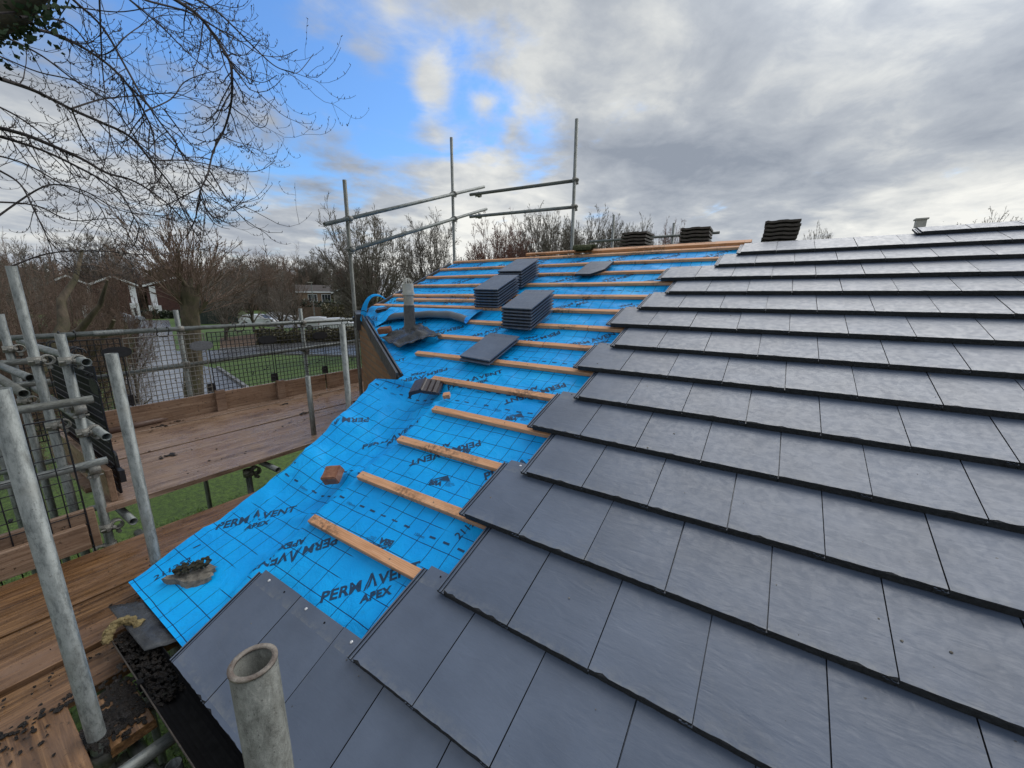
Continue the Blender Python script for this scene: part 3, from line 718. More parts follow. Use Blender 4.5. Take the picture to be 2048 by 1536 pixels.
mb.tube([vp + Vector((.053 * math.cos(t * .2618), .053 * math.sin(t * .2618), .457)) for t in range(25)], .004, 6); mb.build('pipe_cage', M['pvc_white'], pipe)
# lead slate dressed round the pipe
ld = MB(); poly = [(-2.47, 2.56), (-1.99, 2.40), (-1.72, 2.70), (-2.2, 2.92)]; NN = 22; vs = []
for j in range(NN + 1):
    for i in range(NN + 1):
        s, t = i / NN, j / NN; A_, B_, C_, D_ = poly
        u = A_[0] * (1 - s) * (1 - t) + B_[0] * s * (1 - t) + C_[0] * s * t + D_[0] * (1 - s) * t
        v = A_[1] * (1 - s) * (1 - t) + B_[1] * s * (1 - t) + C_[1] * s * t + D_[1] * (1 - s) * t
        eg = max(0, .15 - min(s, t, 1 - s, 1 - t)) / .15
        v += .018 * nz3(s * 5, 2) * eg; u += .018 * nz3(t * 5, 6) * eg
        n = -.035 + .022 * math.sin(s * 13 + t * 3) * (1 - t) * .8 + .024 * nz3(s * 5, t * 5, 2) + .030 * nz3(s * 2.5, t * 2.5, 8) + .010 * nz3(s * 13, t * 11, 4)
        n = max(n, -.05)
        vs.append((u, v, n))
ld.add(vs, [(j * (NN + 1) + i, j * (NN + 1) + i + 1, (j + 1) * (NN + 1) + i + 1, (j + 1) * (NN + 1) + i) for j in range(NN) for i in range(NN)], None, .5, True)
o = ld.build('lead_slate', M['lead'], house, ROOF); sm = o.modifiers.new('s', 'SOLIDIFY'); sm.thickness = .005
# loose lap of the upper membrane, its edge rolled back
lp = MB(); vs = []; uvs_ = []; NI, NJ = 90, 26
for i in range(NI + 1):
    s = i / NI; u = -3.36 + 1.68 * s
    vb_ = 3.36                                     # hangs from under the first long batten
    ln = .46 + .10 * math.sin(s * 5.2 + .6) + .10 * (s > .86) * (s - .86) / .14
    if u < -2.45: ln = max(.12, min(ln, 3.36 - (2.03 + (-1.66 - u) / 1.64) - .05))
    for j in range(NJ + 1):
        t = j / NJ; d = t * ln; roll = 1.0 if s > .42 else max(0.0, (s - .30) / .12)
        v = vb_ - d; n = -.066 + .024 * math.sin(math.pi * min(1, t * 1.2)) + .014 * nz3(u * 5, d * 6, 3) * min(1, t * 4)
        if u < -3.36 + .5: n += .03 * math.sin(t * 3.1) + .02 * nz3(u * 9, d * 9)
        tt = (t - .68) / .32
        if tt > 0 and roll > 0:
            an = tt * math.pi * 1.25 * roll; R_ = .042
            v = vb_ - .68 * ln - R_ * math.sin(an); n += R_ * (1 - math.cos(an)) * (1.0)
        uu = u + (.05 * (t ** 2) * math.sin(s * 9) if s < .3 else 0)
        if s > .9: uu += .06 * t * (s - .9) * 10; 
        vs.append((uu, v, n)); uvs_.append((u, vb_ - d))
fs = []; us = []
for i in range(NI):
    for j in range(NJ):
        q = (i * (NJ + 1) + j, i * (NJ + 1) + j + 1, (i + 1) * (NJ + 1) + j + 1, (i + 1) * (NJ + 1) + j)
        fs.append(q); us.append([uvs_[k] for k in q])
lp.add(vs, fs, us, .5, True)
lap = lp.build('loose_underlay_lap', M['membrane'], house, ROOF)
lt2 = MB()
def lap_pt(u, v):
    s = clampf((u + 3.36) / 1.68, 0, 1); d = 3.36 - v; ln = .46 + .10 * math.sin(s * 5.2 + .6) + (.22 * (1 - s / .32) if s < .32 else 0); t = clampf(d / ln, 0, 1)
    n = -.066 + .024 * math.sin(math.pi * min(1, t * 1.2)) + .014 * nz3(u * 5, d * 6, 3) * min(1, t * 4)
    if u < -2.86: n += .03 * math.sin(t * 3.1) + .02 * nz3(u * 9, d * 9)
    return Vector((u, v, n + .005))
for P, ox in ((PERM, -.28), (VENT, .02)):
    V, Fc, _ = P; an = math.radians(190)
    q = [(-2.92 + (x + ox) * math.cos(an) - y * math.sin(an), 2.98 + (x + ox) * math.sin(an) + y * math.cos(an)) for x, y in V]
    lt2 = MB(); lt2.add([lap_pt(a_, b_) for a_, b_ in q], Fc)
    o = lt2.build('printed_lettering', M['print'], lap); o.matrix_local = Matrix.Identity(4)
# torn strip curling up over the box end
cu = MB(); vs = []; uv_ = []
KP = [(726, 644, 5.30, .10), (727, 622, 5.30, .085), (732, 604, 5.30, .06), (741, 592, 5.32, .045), (752, 589, 5.34, .035), (763, 592, 5.34, .026), (772, 599, 5.32, .006)]
RI = ROOF.inverted(); NK = len(KP)
for i, (x_, y_, D_, wd) in enumerate(KP):
    c = at(x_, y_, D_); a0 = at(*KP[max(i - 1, 0)][:3]); a1 = at(*KP[min(i + 1, NK - 1)][:3]); tg = (a1 - a0).normalized()
    s_ = (tg.cross((c - CX).normalized()) * .8 + (c - CX).normalized() * .6).normalized()
    for q in (-1, 0, 1): vs.append(RI @ (c + s_ * q * wd * .5 + Vector((0, 0, .01 * (1 - abs(q)))))); uv_.append((q * wd * .5, i * .05))
fs = [(i * 3 + j + 3, i * 3 + j + 4, i * 3 + j + 1, i * 3 + j) for i in range(NK - 1) for j in range(2)]
cu.add(vs, fs, [[uv_[k] for k in f] for f in fs], .5, True); o = cu.build('torn_underlay_strip', M['membrane'], house, ROOF); o.modifiers.new('s', 'SUBSURF').render_levels = 2

# ------------------------------------------------------------------ loose slates and tiles on the roof
def proj(p):
    d = Vector(p) - CX; q = [sum(RW[i][j] * d[j] for j in range(3)) for i in range(3)]
    return 1024 + F * q[0] / q[2], 768 + F * q[1] / q[2]
def ztop(x, y, py_):
    lo, hi = 0.0, 12.0
    for _ in range(40):
        m_ = (lo + hi) / 2
        if proj((x, y, m_))[1] > py_: lo = m_
        else: hi = m_
    return lo
ORD = ['topmost', 'second', 'third', 'fourth', 'fifth', 'sixth', 'seventh', 'eighth']
sr = random.Random(5)
smesh = []; TH = .010
for i in range(5):
    TH = .010; mb = MB(); slate(mb, Matrix.Identity(4), r=sr, tone=sr.random(), w1=.325, strip=False)
    mb.mi = [0] * len(mb.mi); mb.box((-.012, .012, -.024), (.285, .395, -.0102)); mb.mi[-6:] = [1] * 6
    for x in (.075, .205): mb.tube([(x, .385, -.0006), (x, .385, .0005)], .0045, 8)
    mb.mi[-24:] = [1] * 24
    smesh.append(mb.mesh('slate', [M['slate'], M['edge']]))
def slate_stack(u, v, n_, yaw, where, lean=(.0, .0), pitch=.0305, grp='loose new slates stacked on the battens'):
    for k in range(n_):
        o = bpy.data.objects.new('slate', smesh[sr.randrange(5)]); COL.objects.link(o)
        n = -.056 + .026 + k * pitch
        o.matrix_world = ROOF @ Matrix.Translation((u + lean[0] * k + sr.uniform(-.004, .004), v + lean[1] * k + sr.uniform(-.004, .004), n)) @ Matrix.Rotation(math.radians(yaw + sr.uniform(-.7, .7)), 4, 'Z')
        q = n_ - 1 - k
        if n_ == 1: lab = where
        else:
            pos = ORD[q] + (' slate' if q == 0 else ' slate down') if q < n_ - 1 else 'bottom slate'
            lab = 'dark grey ' + pos + ' of ' + where
        tag(o, lab, 'slate', grp)
slate_stack(-1.165, 2.93, 7, -3, 'the stack nearest the laid slates', (.006, .004))
slate_stack(-1.80, 3.38, 7, -2, 'the stack left of the middle, beside the vent pipe', (.004, .003))
slate_stack(-1.83, 3.93, 7, -2, 'the furthest stack below the ridge', (.004, .003))
slate_stack(-1.20, 2.32, 2, -5, 'the low pair lying alone below the tall stacks', (.004, .006))
mb = MB(); slate(mb, Matrix.Identity(4), r=sr, tone=.8, cut=0)
# far slate with its lower corner cut away
TH = .024; cs = MB(); P = [(0, 0), (.19, 0), (.235, .06), (.30, .15), (.30, .42), (0, .42)]
cs.add([(x, y, 0) for x, y in P] + [(x, y, -TH) for x, y in P], [tuple(range(6)), tuple(range(11, 5, -1))] + [(i + 6, (i + 1) % 6 + 6, (i + 1) % 6, i) for i in range(6)])
cs.mi = [0] + [1] * 7
o = cs.build('slate', [M['slate'], M['edge']]); o.matrix_world = ROOF @ Matrix.Translation((-1.01, 4.30, -.030)) @ Matrix.Rotation(math.radians(-3), 4, 'Z')
tag(o, 'single slate with a cut corner lying alone near the ridge', 'slate', 'loose new slates stacked on the battens')

def old_tile_mesh(name, m, seed, L=.36, Wd=.33):
    mb = MB(); r = random.Random(seed); xs = []
    N_ = 26
    def prof(x):
        t = x / Wd
        return .008 * (math.exp(-((t - .08) / .05) ** 2) + .8 * (1 / (1 + math.exp((abs(t - .5) - .16) * 60)))) 
    tp = [(Wd * i / N_, prof(Wd * i / N_)) for i in range(N_ + 1)]
    pts = tp + [(x, z - .024) for x, z in reversed(tp)]
    mb.prism(pts, 0, L); me = mb.mesh(name, m); return me
om = [old_tile_mesh('old_roof_tile', M['oldtile'], i) for i in range(3)]
def old_stack(x, y, z, n_, where, tilt, yaw):
    for k in range(n_):
        o = bpy.data.objects.new('old_roof_tile', om[k % 3]); COL.objects.link(o)
        o.matrix_world = Matrix.Translation((x + sr.uniform(-.008, .008) + tilt * k * .01, y + sr.uniform(-.006, .006), z + k * .0425)) @ Matrix.Rotation(math.radians(yaw + sr.uniform(-1, 1)), 4, 'Z') @ Matrix.Rotation(math.radians(sr.uniform(-.6, .6)), 4, 'Y')
        q = n_ - 1 - k; pos = ORD[q] + (' tile' if q == 0 else ' tile down') if q < n_ - 1 else 'bottom tile'
        tag(o, 'weathered brown ' + pos + ' of ' + where, 'roof tile', 'old tiles stacked along the ridge')
old_stack(-.90, 5.12, 4.41, 8, 'the leftmost stack on the ridge', .3, -2)
old_stack(-.15, 5.12, 4.41, 8, 'the middle stack on the ridge', .2, 1)
old_stack(.73, 5.10, 4.41, 8, 'the rightmost stack on the ridge, behind laid slates', .4, 2)
# mossy remains on the ridge
rx = MB(); Rm = Matrix.Translation((-1.16, 4.78, 4.475)) @ Matrix.Rotation(math.radians(12), 4, 'Z')
pts = [(.10 * math.cos(t), .075 * math.sin(t)) for t in [math.pi * i / 12 for i in range(13)]]; pts += [(x * .86, z * .84) for x, z in reversed(pts)]
Rr = Matrix.Rotation(math.radians(90), 4, 'Z')
rx.prism(pts, -.02, .22, Rm @ Rr)
for i in range(26): 
    rx.blobby(Rm @ Vector((-.22 + sr.random() * .28, sr.uniform(-.07, .07), .02 + .05 * sr.random())), sr.uniform(.015, .04), 1, .6, (1, 1, .7), i)
o = rx.build('ridge_tile', M['moss']); tag(o, 'broken mossy ridge tile left lying on the ridge battens', 'ridge tile')
# brown tile used as a weight on the flap
mb = MB(); pf = [(0, .0), (.010, .028), (.03, .034), (.12, .040), (.125, .048), (.14, .048), (.145, .040)]
for q in range(3): x = .155 + q * .05; pf += [(x, .034 - q * .008), (x + .034, .030 - q * .009), (x + .038, .020 - q * .008)]
pf += [(.315, .006), (.315, -.012)] + [(.16, .012), (.14, .020), (.02, .008), (.012, -.012), (0, -.012)]
pf = [(x * .74, z * 1.25) for x, z in pf]; mb.prism(pf, 0, .19); o = mb.build('brown_roof_tile', M['oldtile_b'])
o.matrix_world = ROOF @ Matrix.Translation((-1.27, 1.765, -.045)) @ Matrix.Rotation(math.radians(30), 4, 'Z') @ Matrix.Rotation(math.radians(4), 4, 'Y') @ Matrix.Rotation(math.radians(-4), 4, 'X')
tag(o, 'dark brown ribbed roof tile weighing down the membrane fold beside the verge box', 'roof tile')
def chunk(name, m, size, Mx, seed, label, cat, amp=.10, bev=.006):
    bm = bmesh.new(); bmesh.ops.create_cube(bm, size=1); bmesh.ops.scale(bm, vec=size, verts=bm.verts)
    bmesh.ops.bevel(bm, geom=bm.edges[:], offset=bev, segments=2, affect='EDGES'); bmesh.ops.subdivide_edges(bm, edges=bm.edges[:], cuts=2, use_grid_fill=True)
    for v in bm.verts: v.co += Vector((nz3(v.co.x * 18, v.co.y * 18, seed), nz3(v.co.y * 18, v.co.z * 18, seed + 3), nz3(v.co.z * 18, v.co.x * 18, seed + 7))) * amp * min(size)
    me = bpy.data.meshes.new(name); bm.to_mesh(me); bm.free(); me.materials.append(m)
    o = bpy.data.objects.new(name, me); COL.objects.link(o); o.matrix_world = Mx; return tag(o, label, cat)
chunk('half_brick', M['brickbat'], (.095, .105, .068), ROOF @ Matrix.Translation((-1.19, .985, -.075)) @ Matrix.Rotation(math.radians(28), 4, 'Z') @ Matrix.Rotation(.12, 4, 'X'), 3, 'broken half brick holding down the blue membrane beside the second batten', 'brick', .16)
chunk('brick_offcut', M['brickbat'], (.14, .07, .06), ROOF @ Matrix.Translation((-2.48, 2.66, -.005)) @ Matrix.Rotation(math.radians(20), 4, 'Z'), 8, 'orange brick piece weighing down the loose membrane left of the vent pipe', 'brick', .1)
chunk('wood_offcut', M['batten'], (.05, .045, .03), ROOF @ Matrix.Translation((-.975, 1.865, -.05)) @ Matrix.Rotation(math.radians(30), 4, 'Z'), 8, 'small sawn batten offcut lying just below the long batten', 'wood offcut', .03, .002)
chunk('mortar_lump', M['lead'], (.16, .12, .05), ROOF @ Matrix.Translation((-3.06, 3.16, -.01)) @ Matrix.Rotation(.5, 4, 'Z'), 5, 'dark mortar lump on the membrane near the torn corner', 'mortar lump', .3, .015)
ml = MB()
def wedge(c, L, Wd, H, ang, s, tn=.5):
    Mx = ROOF @ Matrix.Translation(c) @ Matrix.Rotation(ang, 4, 'Z'); 
    n = 14; top = []; 
    for i in range(n):
        t = i / (n - 1); hw = Wd * (math.sin(math.pi * clampf(t * .9 + .06, 0, 1)) ** .8) * (1 + .3 * nz3(t * 6, s))
        top.append((L * (t - .5), hw, H * (1 - .6 * t) * (1 + .5 * nz3(t * 8, s + 2))))
    vs = []
    for x, h, z in top: vs += [Mx @ Vector((x, -h, 0)), Mx @ Vector((x, -h * .5, z)), Mx @ Vector((x, h * .4, z * .75)), Mx @ Vector((x, h, .004))]
    ml.add(vs, [(i * 4 + j, i * 4 + j + 1, i * 4 + j + 5, i * 4 + j + 4) for i in range(n - 1) for j in range(3)])
wedge((-1.385, .215, -.118), .26, .058, .045, math.radians(40), 3); wedge((-1.33, .215, -.112), .19, .050, .034, math.radians(30), 9)
o1 = ml.build('mortar_fragment', M['mortar']); tag(o1, 'broken grey mortar fragment topped with moss on the low corner of the membrane', 'mortar')
mm = MB()
for i in range(90):
    t = sr.random(); p = ROOF @ Vector((-1.44 + .12 * t + sr.uniform(-.03, .03), .20 + .09 * t + sr.uniform(-.028, .028), -.072 + sr.uniform(-.006, .012)))
    mm.blobby(p, sr.uniform(.005, .013), 1, .7, (1, 1, .8), i)
mm.build('moss', m_plain('dark_moss', (.018, .018, .010), (.075, .075, .045), .9, 60, 1.0, .01), o1)
# flake of insulation at the gutter end, muck in the gutter
sp_ = MB()
for i in range(26):
    t = i / 25; q_ = [(214, 1282), (219, 1262), (232, 1246), (252, 1239), (276, 1247)]; f_ = t * 3.999; k_ = int(f_); f_ -= k_
    p_ = ground(q_[k_][0] * (1 - f_) + q_[k_ + 1][0] * f_, q_[k_][1] * (1 - f_) + q_[k_ + 1][1] * f_, 2.425 + .012 * math.sin(math.pi * t)); sp_.blobby(p_, .012 + .007 * sr.random(), 2, .8, (1.2, 1.1, .7), i, 3.2)
o = sp_.build('foam_clump', M['sponge']); tag(o, 'yellowed foam clump stuck on the open end of the black gutter', 'foam')
mk = MB()
for i in range(700):
    x = -1.31 + (sr.random() ** 1.6) * .50; y = gy + sr.uniform(-.046, .05)
    zz = gz - .040 + .030 * (1 - (x + 1.3) / .5) + sr.uniform(-.006, .012)
    mk.blobby((x, y, zz), sr.uniform(.003, .009), 1, .8, (1.5, 1, .6), i)
o = mk.build('gutter_litter', M['muck']); tag(o, 'wet black leaf mould lying in the gutter end', 'leaf mould', kind='stuff')

# ------------------------------------------------------------------ scaffold
PR = .02415
def pole_part(parent, name, a, b, m='galv'):
    mb = MB(); a = Vector(a); b = Vector(b)
    d = (b - a); L = d.length; q = Vector((0, 0, 1)).rotation_difference(d.normalized()).to_matrix().to_4x4()
    mb.pipe((0, 0, 0), (0, 0, L), PR, PR - .0042, 28)
    Mx = Matrix.Translation(a) @ q
    if parent: Mx = Matrix.Translation(-Vector(parent.location)) @ Mx
    return mb.build(name, M[m], parent, Mx)
def coupler_mesh(name='coupler'):
    mb = MB(); mb.pipe((0, 0, -.026), (0, 0, .026), .033, .0245, 18)
    off = .051
    mb.pipe((-.026, off, 0), (.026, off, 0), .033, .0245, 18)
    mb.box((-.022, .018, -.022), (.022, .034, .022))
    for s, c, ax_ in ((1, (.045, 0, 0), 'y'), (-1, (0, off, -.045), 'x')):
        c = Vector(c); mb.box(c + Vector((-.012, -.010, -.012)), c + Vector((.012, .010, .012)))
        d = Vector((0, 1, 0)) if ax_ == 'y' else Vector((1, 0, 0)) 
        mb.tube([c - d * .036, c + d * .040], .0065, 8); mb.tube([c + d * .022, c + d * .036], .0125, 6, True, .5, False)
    return mb.mesh(name, M['coupler'])
CPM = coupler_mesh()
def coupler(parent, p, out=(0, 1, 0), z=(0, 0, 1), m=None, s=1.0):
    "p on the axis of the upright, out towards the second tube"
    o = bpy.data.objects.new('coupler', CPM); COL.objects.link(o); o.parent = parent
    zv = Vector(z).normalized(); yv = Vector(out); yv = (yv - zv * yv.dot(zv)).normalized(); xv = yv.cross(zv)
    p = Vector(p) - Vector(parent.location)
    o.matrix_local = Matrix(((xv.x * s, yv.x * s, zv.x * s, p.x), (xv.y * s, yv.y * s, zv.y * s, p.y), (xv.z * s, yv.z * s, zv.z * s, p.z), (0, 0, 0, 1)))
    return o
# foreground standard
fgp = empty('scaffold_pole', (.493, -.198, 0), 'stained steel scaffold pole with an open top standing in front of the eaves', 'scaffold pole', 'scaffold poles')
pole_part(fgp, 'tube', (.493, -.198, 0), (.493, -.198, 3.473), 'galv_dirty')
mb = MB(); mb.pipe((.493, -.198, 3.4725), (.493, -.198, 3.4750), PR + .0008, PR - .0052, 28); keep(mb.build('worn_rim', M['rust']), fgp)
coupler(fgp, (.493, -.198, 2.30), (0, -1, 0))

sc = empty('scaffold', (-2.6, .17, 0), 'steel tube scaffold with couplers and guard rails around the left side of the roof', 'scaffold')
def sp(a, b, name='standard', m='galv'): return pole_part(sc, name, a, b, m)
DZ = 2.345
P1 = (-.84, -.23); sp((*P1, 0), (*P1, ztop(*P1, 778)))
P2 = (-1.72, .19); sp((*P2, 0), (*P2, ztop(*P2, 707)))
C1 = (-2.62, .17); sp((*C1, 0), (*C1, ztop(*C1, 668)))
C0 = (-2.92, .085); sp((*C0, 0), (*C0, ztop(*C0, 532)))
CL = (-4.0, .09); sp((*CL, 0), (*CL, ztop(*CL, 628)))
SH = (-2.80, 1.75); sp((*SH, 2.2), (*SH, ztop(*SH, 752)))
P6 = (-1.98, 1.62); sp((*P6, 0), (*P6, ztop(*P6, 648)))
RX = -4.62
for y_, yt in ((1.38, 620), (2.80, 617), (4.4, 600), (-.05, 668)):
    sp((RX - .055, y_, 0), (RX - .055, y_, ztop(RX - .055, y_, yt))); coupler(sc, (RX - .055, y_, 3.50), (1, 0, 0)); coupler(sc, (RX - .055, y_, 3.10), (1, 0, 0))
sp((RX, -.12, 3.50), (RX, 5.4, 3.51), 'guard_rail'); sp((RX, -.2, 3.04), (RX, 5.4, 3.22), 'guard_rail')
mb = MB(); mb.tube([(RX, .68, 3.50), (RX, .90, 3.50)], .0285, 16); keep(mb.build('tube_sleeve', M['galv']), sc)
# rails of the end of the far deck, open ends towards the roof
sp((-2.45, .225, 3.485), (-4.7, .225, 3.46), 'guard_rail'); sp((-2.38, .225, 3.03), (-4.7, .225, 3.05), 'guard_rail')
coupler(sc, (*C1, 3.485), (0, 1, 0)); coupler(sc, (*C1, 3.03), (0, 1, 0)); coupler(sc, (*C0, 3.47), (0, 1, 0)); coupler(sc, (*CL, 3.46), (0, 1, 0)); coupler(sc, (*C0, 3.04), (0, 1, 0)); coupler(sc, (*CL, 3.04), (0, 1, 0))
# rails of the near deck, running out of the picture
sp((-2.565, .235, 3.24), (-2.565, -2.4, 3.24), 'guard_rail', 'galv_dirty'); coupler(sc, (*C1, 3.19), (1, 0, 0)); 
sp((-2.565, .235, 2.83), (-2.565, -2.4, 2.83), 'guard_rail'); coupler(sc, (*C1, 2.79), (1, 0, 0))
sp((-3.95, .2, 3.36), (-3.95, -2.4, 3.36), 'guard_rail'); sp((-3.95, .25, 3.18), (-3.95, -2.4, 3.18), 'guard_rail')
sp((-2.95, .05, 3.36), (-4.1, .02, 3.34), 'guard_rail'); 
sp((-2.55, -.03, 3.33), (-4.62, -.06, 3.33), 'guard_rail', 'galv_dirty')
mb = MB(); mb.tube([(-3.95, -.02, 3.36), (-3.95, -.30, 3.36)], .0255, 12); keep(mb.build('blue_tape', M['bluetip']), sc)
# transoms under the decks
for y_, x0 in ((.28, -2.50), (1.24, -2.52), (2.1, -2.95), (3.0, -3.6), (4.3, -3.6)): sp((x0, y_, 2.385), (-4.9, y_, 2.385), 'transom')
sp((-3.1, .17, 2.33), (-3.1, 2.2, 2.33), 'ledger'); sp((-4.62, -.3, 2.33), (-4.62, 5, 2.33), 'ledger')
coupler(sc, (*C1, 2.36), (0, 1, 0)); coupler(sc, (*C1, 2.22), (0, -1, 0)); sp((-2.86, 1.14, 0), (-2.86, 1.14, 2.33)); coupler(sc, (-2.86, 1.14, 2.31), (0, 1, 0), s=1.2)
for y_ in (-.9, .30, 1.3): sp((-.93 if y_ < 0 else -1.15, y_, 2.275), (-2.55, y_, 2.275), 'transom')
sp((-2.15, -2, 2.225), (-2.15, 1.7, 2.225), 'ledger'); 
sp((-.885, -.60, 2.335), (-.885, .10, 2.335), 'transom', 'galv_dirty'); coupler(sc, (*P1, 2.30), (-1, 0, 0), s=1.1); coupler(sc, (*P1, 2.20), (0, 1, 0))
sp((-.70, -.60, 2.31), (-.70, .12, 2.31), 'transom'); sp((-1.3, -.15, 2.26), (4, -.15, 2.26), 'ledger'); sp((-1.3, -.22, 1.75), (4, -.22, 1.75), 'ledger')
sp((-.62, -.10, 0), (-.62, -.10, 2.28)); sp((-.52, -.16, 0), (-.52, -.16, 2.20), 'standard', 'galv_dirty')
sp((-.75, -.12, 2.18), (-.15, -.16, 1.3), 'brace'); sp((.1, -.5, 2.31), (.1, .15, 2.31), 'transom')
mb = MB(); mb.tube([(-.76, -.19, 2.20), (-.74, -.17, 1.6)], .028, 16); keep(mb.build('yellow_sleeve', M['yellow']), sc)

gf = empty('scaffold_guard_frame', (-3.75, 3.0, 0), 'tall scaffold posts with sloping guard rails rising behind the left end of the ridge', 'scaffold')
def gp(a, b, name='standard', m='galv'): return pole_part(gf, name, a, b, m)
A_ = (-3.75, 3.02); B_ = (-3.75, 5.06); C_ = (-1.63, 5.22)
gp((*A_, 0), (*A_, ztop(*A_, 360)), 'standard', 'galv_dirty'); gp((*B_, 0), (*B_, ztop(*B_, 275))); gp((*C_, 0), (*C_, ztop(*C_, 238)))
gp((-3.70, 2.66, 4.71), (-3.70, 5.86, 5.80), 'guard_rail'); gp((-3.70, 2.98, 4.44), (-3.70, 5.93, 5.44), 'guard_rail')
sl1 = Vector((0, 3.2, 1.09)).normalized()
for (y_, z_) in ((3.02, 4.83), (5.06, 5.53)): coupler(gf, (-3.75, y_, z_), (1, 0, 0))
for (y_, z_) in ((3.02, 4.46), (5.06, 5.145)): coupler(gf, (-3.75, y_, z_), (1, 0, 0))
gp((-3.55, 5.27, 5.535), (-1.60, 5.27, 5.49), 'guard_rail', 'galv_dirty'); gp((-3.56, 5.27, 5.19), (-1.60, 5.27, 5.14), 'guard_rail')
coupler(gf, (*C_, 5.49), (0, 1, 0)); coupler(gf, (*C_, 5.14), (0, 1, 0))
coupler(gf, (-3.62, 5.62, 5.60), (-.2, -1, 0), (1, 0, 0), s=1.0); coupler(gf, (-3.62, 5.62, 5.25), (-.2, -1, 0), (1, 0, 0))
bf = empty('back_scaffold', (-.8, 8, 0), 'thin scaffold posts and rail showing between the tile stacks beyond the ridge', 'scaffold')
for (x, yp) in ((1348, 446), (1228, 430)):
    p = CX + ray(x, yp) * ((8 - CX.y) / ray(x, yp).y); pole_part(bf, 'standard', (p.x, 8, 0), (p.x, 8, p.z))
pa = CX + ray(1180, 500) * ((8 - CX.y) / ray(1180, 500).y); pb = CX + ray(1440, 465) * ((8 - CX.y) / ray(1440, 465).y)
zr = (CX + ray(1310, 475) * ((8 - CX.y) / ray(1310, 475).y)).z
pole_part(bf, 'guard_rail', (pa.x, 7.95, zr), (pb.x, 7.95, zr))
# small white flue beyond the ridge on the right
p = CX + ray(1842, 440) * ((8 - CX.y) / ray(1842, 440).y)
fu = empty('flue', (p.x, 8, 3.2), 'small white flue with a cap standing beyond the ridge at the right', 'flue')
mb = MB(); mb.tube([(p.x, 8, 3.2), (p.x, 8, p.z - .10)], .045, 16); keep(mb.build('flue_pipe', M['white_paint']), fu)
mb = MB(); mb.box((p.x - .055, 7.95, p.z - .10), (p.x + .055, 8.05, p.z)); mb.box((p.x - .07, 7.93, p.z), (p.x + .07, 8.07, p.z + .02)); keep(mb.build('flue_cap', M['pvc_white']), fu)

# ---- boards
def board(x0, x1, y0, y1, z, label, along='y', th=.038, name='scaffold_board', grp='scaffold boards', rollz=0.0, m='board'):
    mb = MB(); L = (y1 - y0) if along == 'y' else (x1 - x0); Wd = (x1 - x0) if along == 'y' else (y1 - y0)
    N_ = 10; vs = []
    for i in range(N_ + 1):
        y = -L / 2 + L * i / N_; e = .0025 * nz3(y * 1.3, x0 * 7); w = Wd / 2 + .002 * nz3(y * 2, x0 * 3, 4)
        c = .003
        vs += [(-w, y, -th), (w, y, -th), (w, y, -c + e), (w - c, y, e), (-w + c, y, e), (-w, y, -c + e)]
    fs = [(5, 4, 3, 2, 1, 0), tuple(N_ * 6 + k for k in range(6))]
    for i in range(N_):
        for j in range(6): fs.append((i * 6 + j, i * 6 + (j + 1) % 6, (i + 1) * 6 + (j + 1) % 6, (i + 1) * 6 + j))
    mb.add(vs, fs)
    o = mb.build(name, M[m]); o.location = ((x0 + x1) / 2, (y0 + y1) / 2, z)
    o.rotation_euler = (rollz, 0, 0 if along == 'y' else -math.pi / 2)
    return tag(o, label, 'scaffold board', grp)
FD = 2.50; nth = ['first', 'second', 'third', 'fourth', 'fifth', 'sixth', 'seventh', 'eighth']
xs = -2.60
for i in range(8):
    x1 = xs; x0 = xs - .238; gap = .020 if i in (2, 3) else .011
    xm = x0
    ye = 1.84 + (-1.64 - x1) * (1.0 / 1.88) if x1 > -3.50 else 5.6
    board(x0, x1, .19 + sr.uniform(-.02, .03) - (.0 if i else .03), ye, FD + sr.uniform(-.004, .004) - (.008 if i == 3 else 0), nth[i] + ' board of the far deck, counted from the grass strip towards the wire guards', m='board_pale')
    xs = x0 - gap
near = [(-2.37, -2.105), (-2.09, -1.85), (-1.83, -1.685), (-1.675, -1.435), (-1.415, -1.18)]
for i, (a0, a1) in enumerate(near):
    board(a0, a1, -2.6, 1.55, DZ + (-.004, .0, -.002, .004, -.012)[i] + (.0 if i < 4 else .0), nth[i] + ' board of the near deck, counted from the grass strip towards the roof')
board(-1.11, 3.6, -.485, -.262, 2.392, 'stained board at the bottom left corner running under the eaves edge', 'x')
board(-1.11, 3.6, -.72, -.495, 2.392, 'outer board beside the stained board at the bottom left corner', 'x')
board(-1.07, -.775, -.215, -.093, 2.362, 'short board end covered in muck tucked under the black gutter', 'x')
# toe boards on edge
def toe(a_, b_, z0, h, label, th=.036):
    a_ = Vector((*a_, 0)); b_ = Vector((*b_, 0)); L = (b_ - a_).length; d = (b_ - a_) / L
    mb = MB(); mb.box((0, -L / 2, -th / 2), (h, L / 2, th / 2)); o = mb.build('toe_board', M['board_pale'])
    z = Vector((0, 0, 1)); xv = z; yv = d; zv = xv.cross(yv); c = (a_ + b_) / 2
    o.matrix_world = Matrix(((xv.x, yv.x, zv.x, c.x), (xv.y, yv.y, zv.y, c.y), (xv.z, yv.z, zv.z, z0), (0, 0, 0, 1)))
    o.modifiers.new('b', 'BEVEL').width = .003
    return tag(o, label, 'toe board', 'toe boards on edge')
toe((RX + .05, .24), (RX + .05, 3.0), FD + .004, .225, 'toe board standing along the outer edge of the far deck')
toe((RX + .05, 3.02), (RX + .05, 5.6), FD + .004, .225, 'toe board continuing past the corner of the wing')
toe((-2.66, .245), (-4.55, .245), FD + .006, .225, 'toe board across the near end of the far deck')
toe((-2.52, .12), (-2.52, -2.4), DZ - .04, .26, 'toe board behind the coarse black mesh at the left edge')
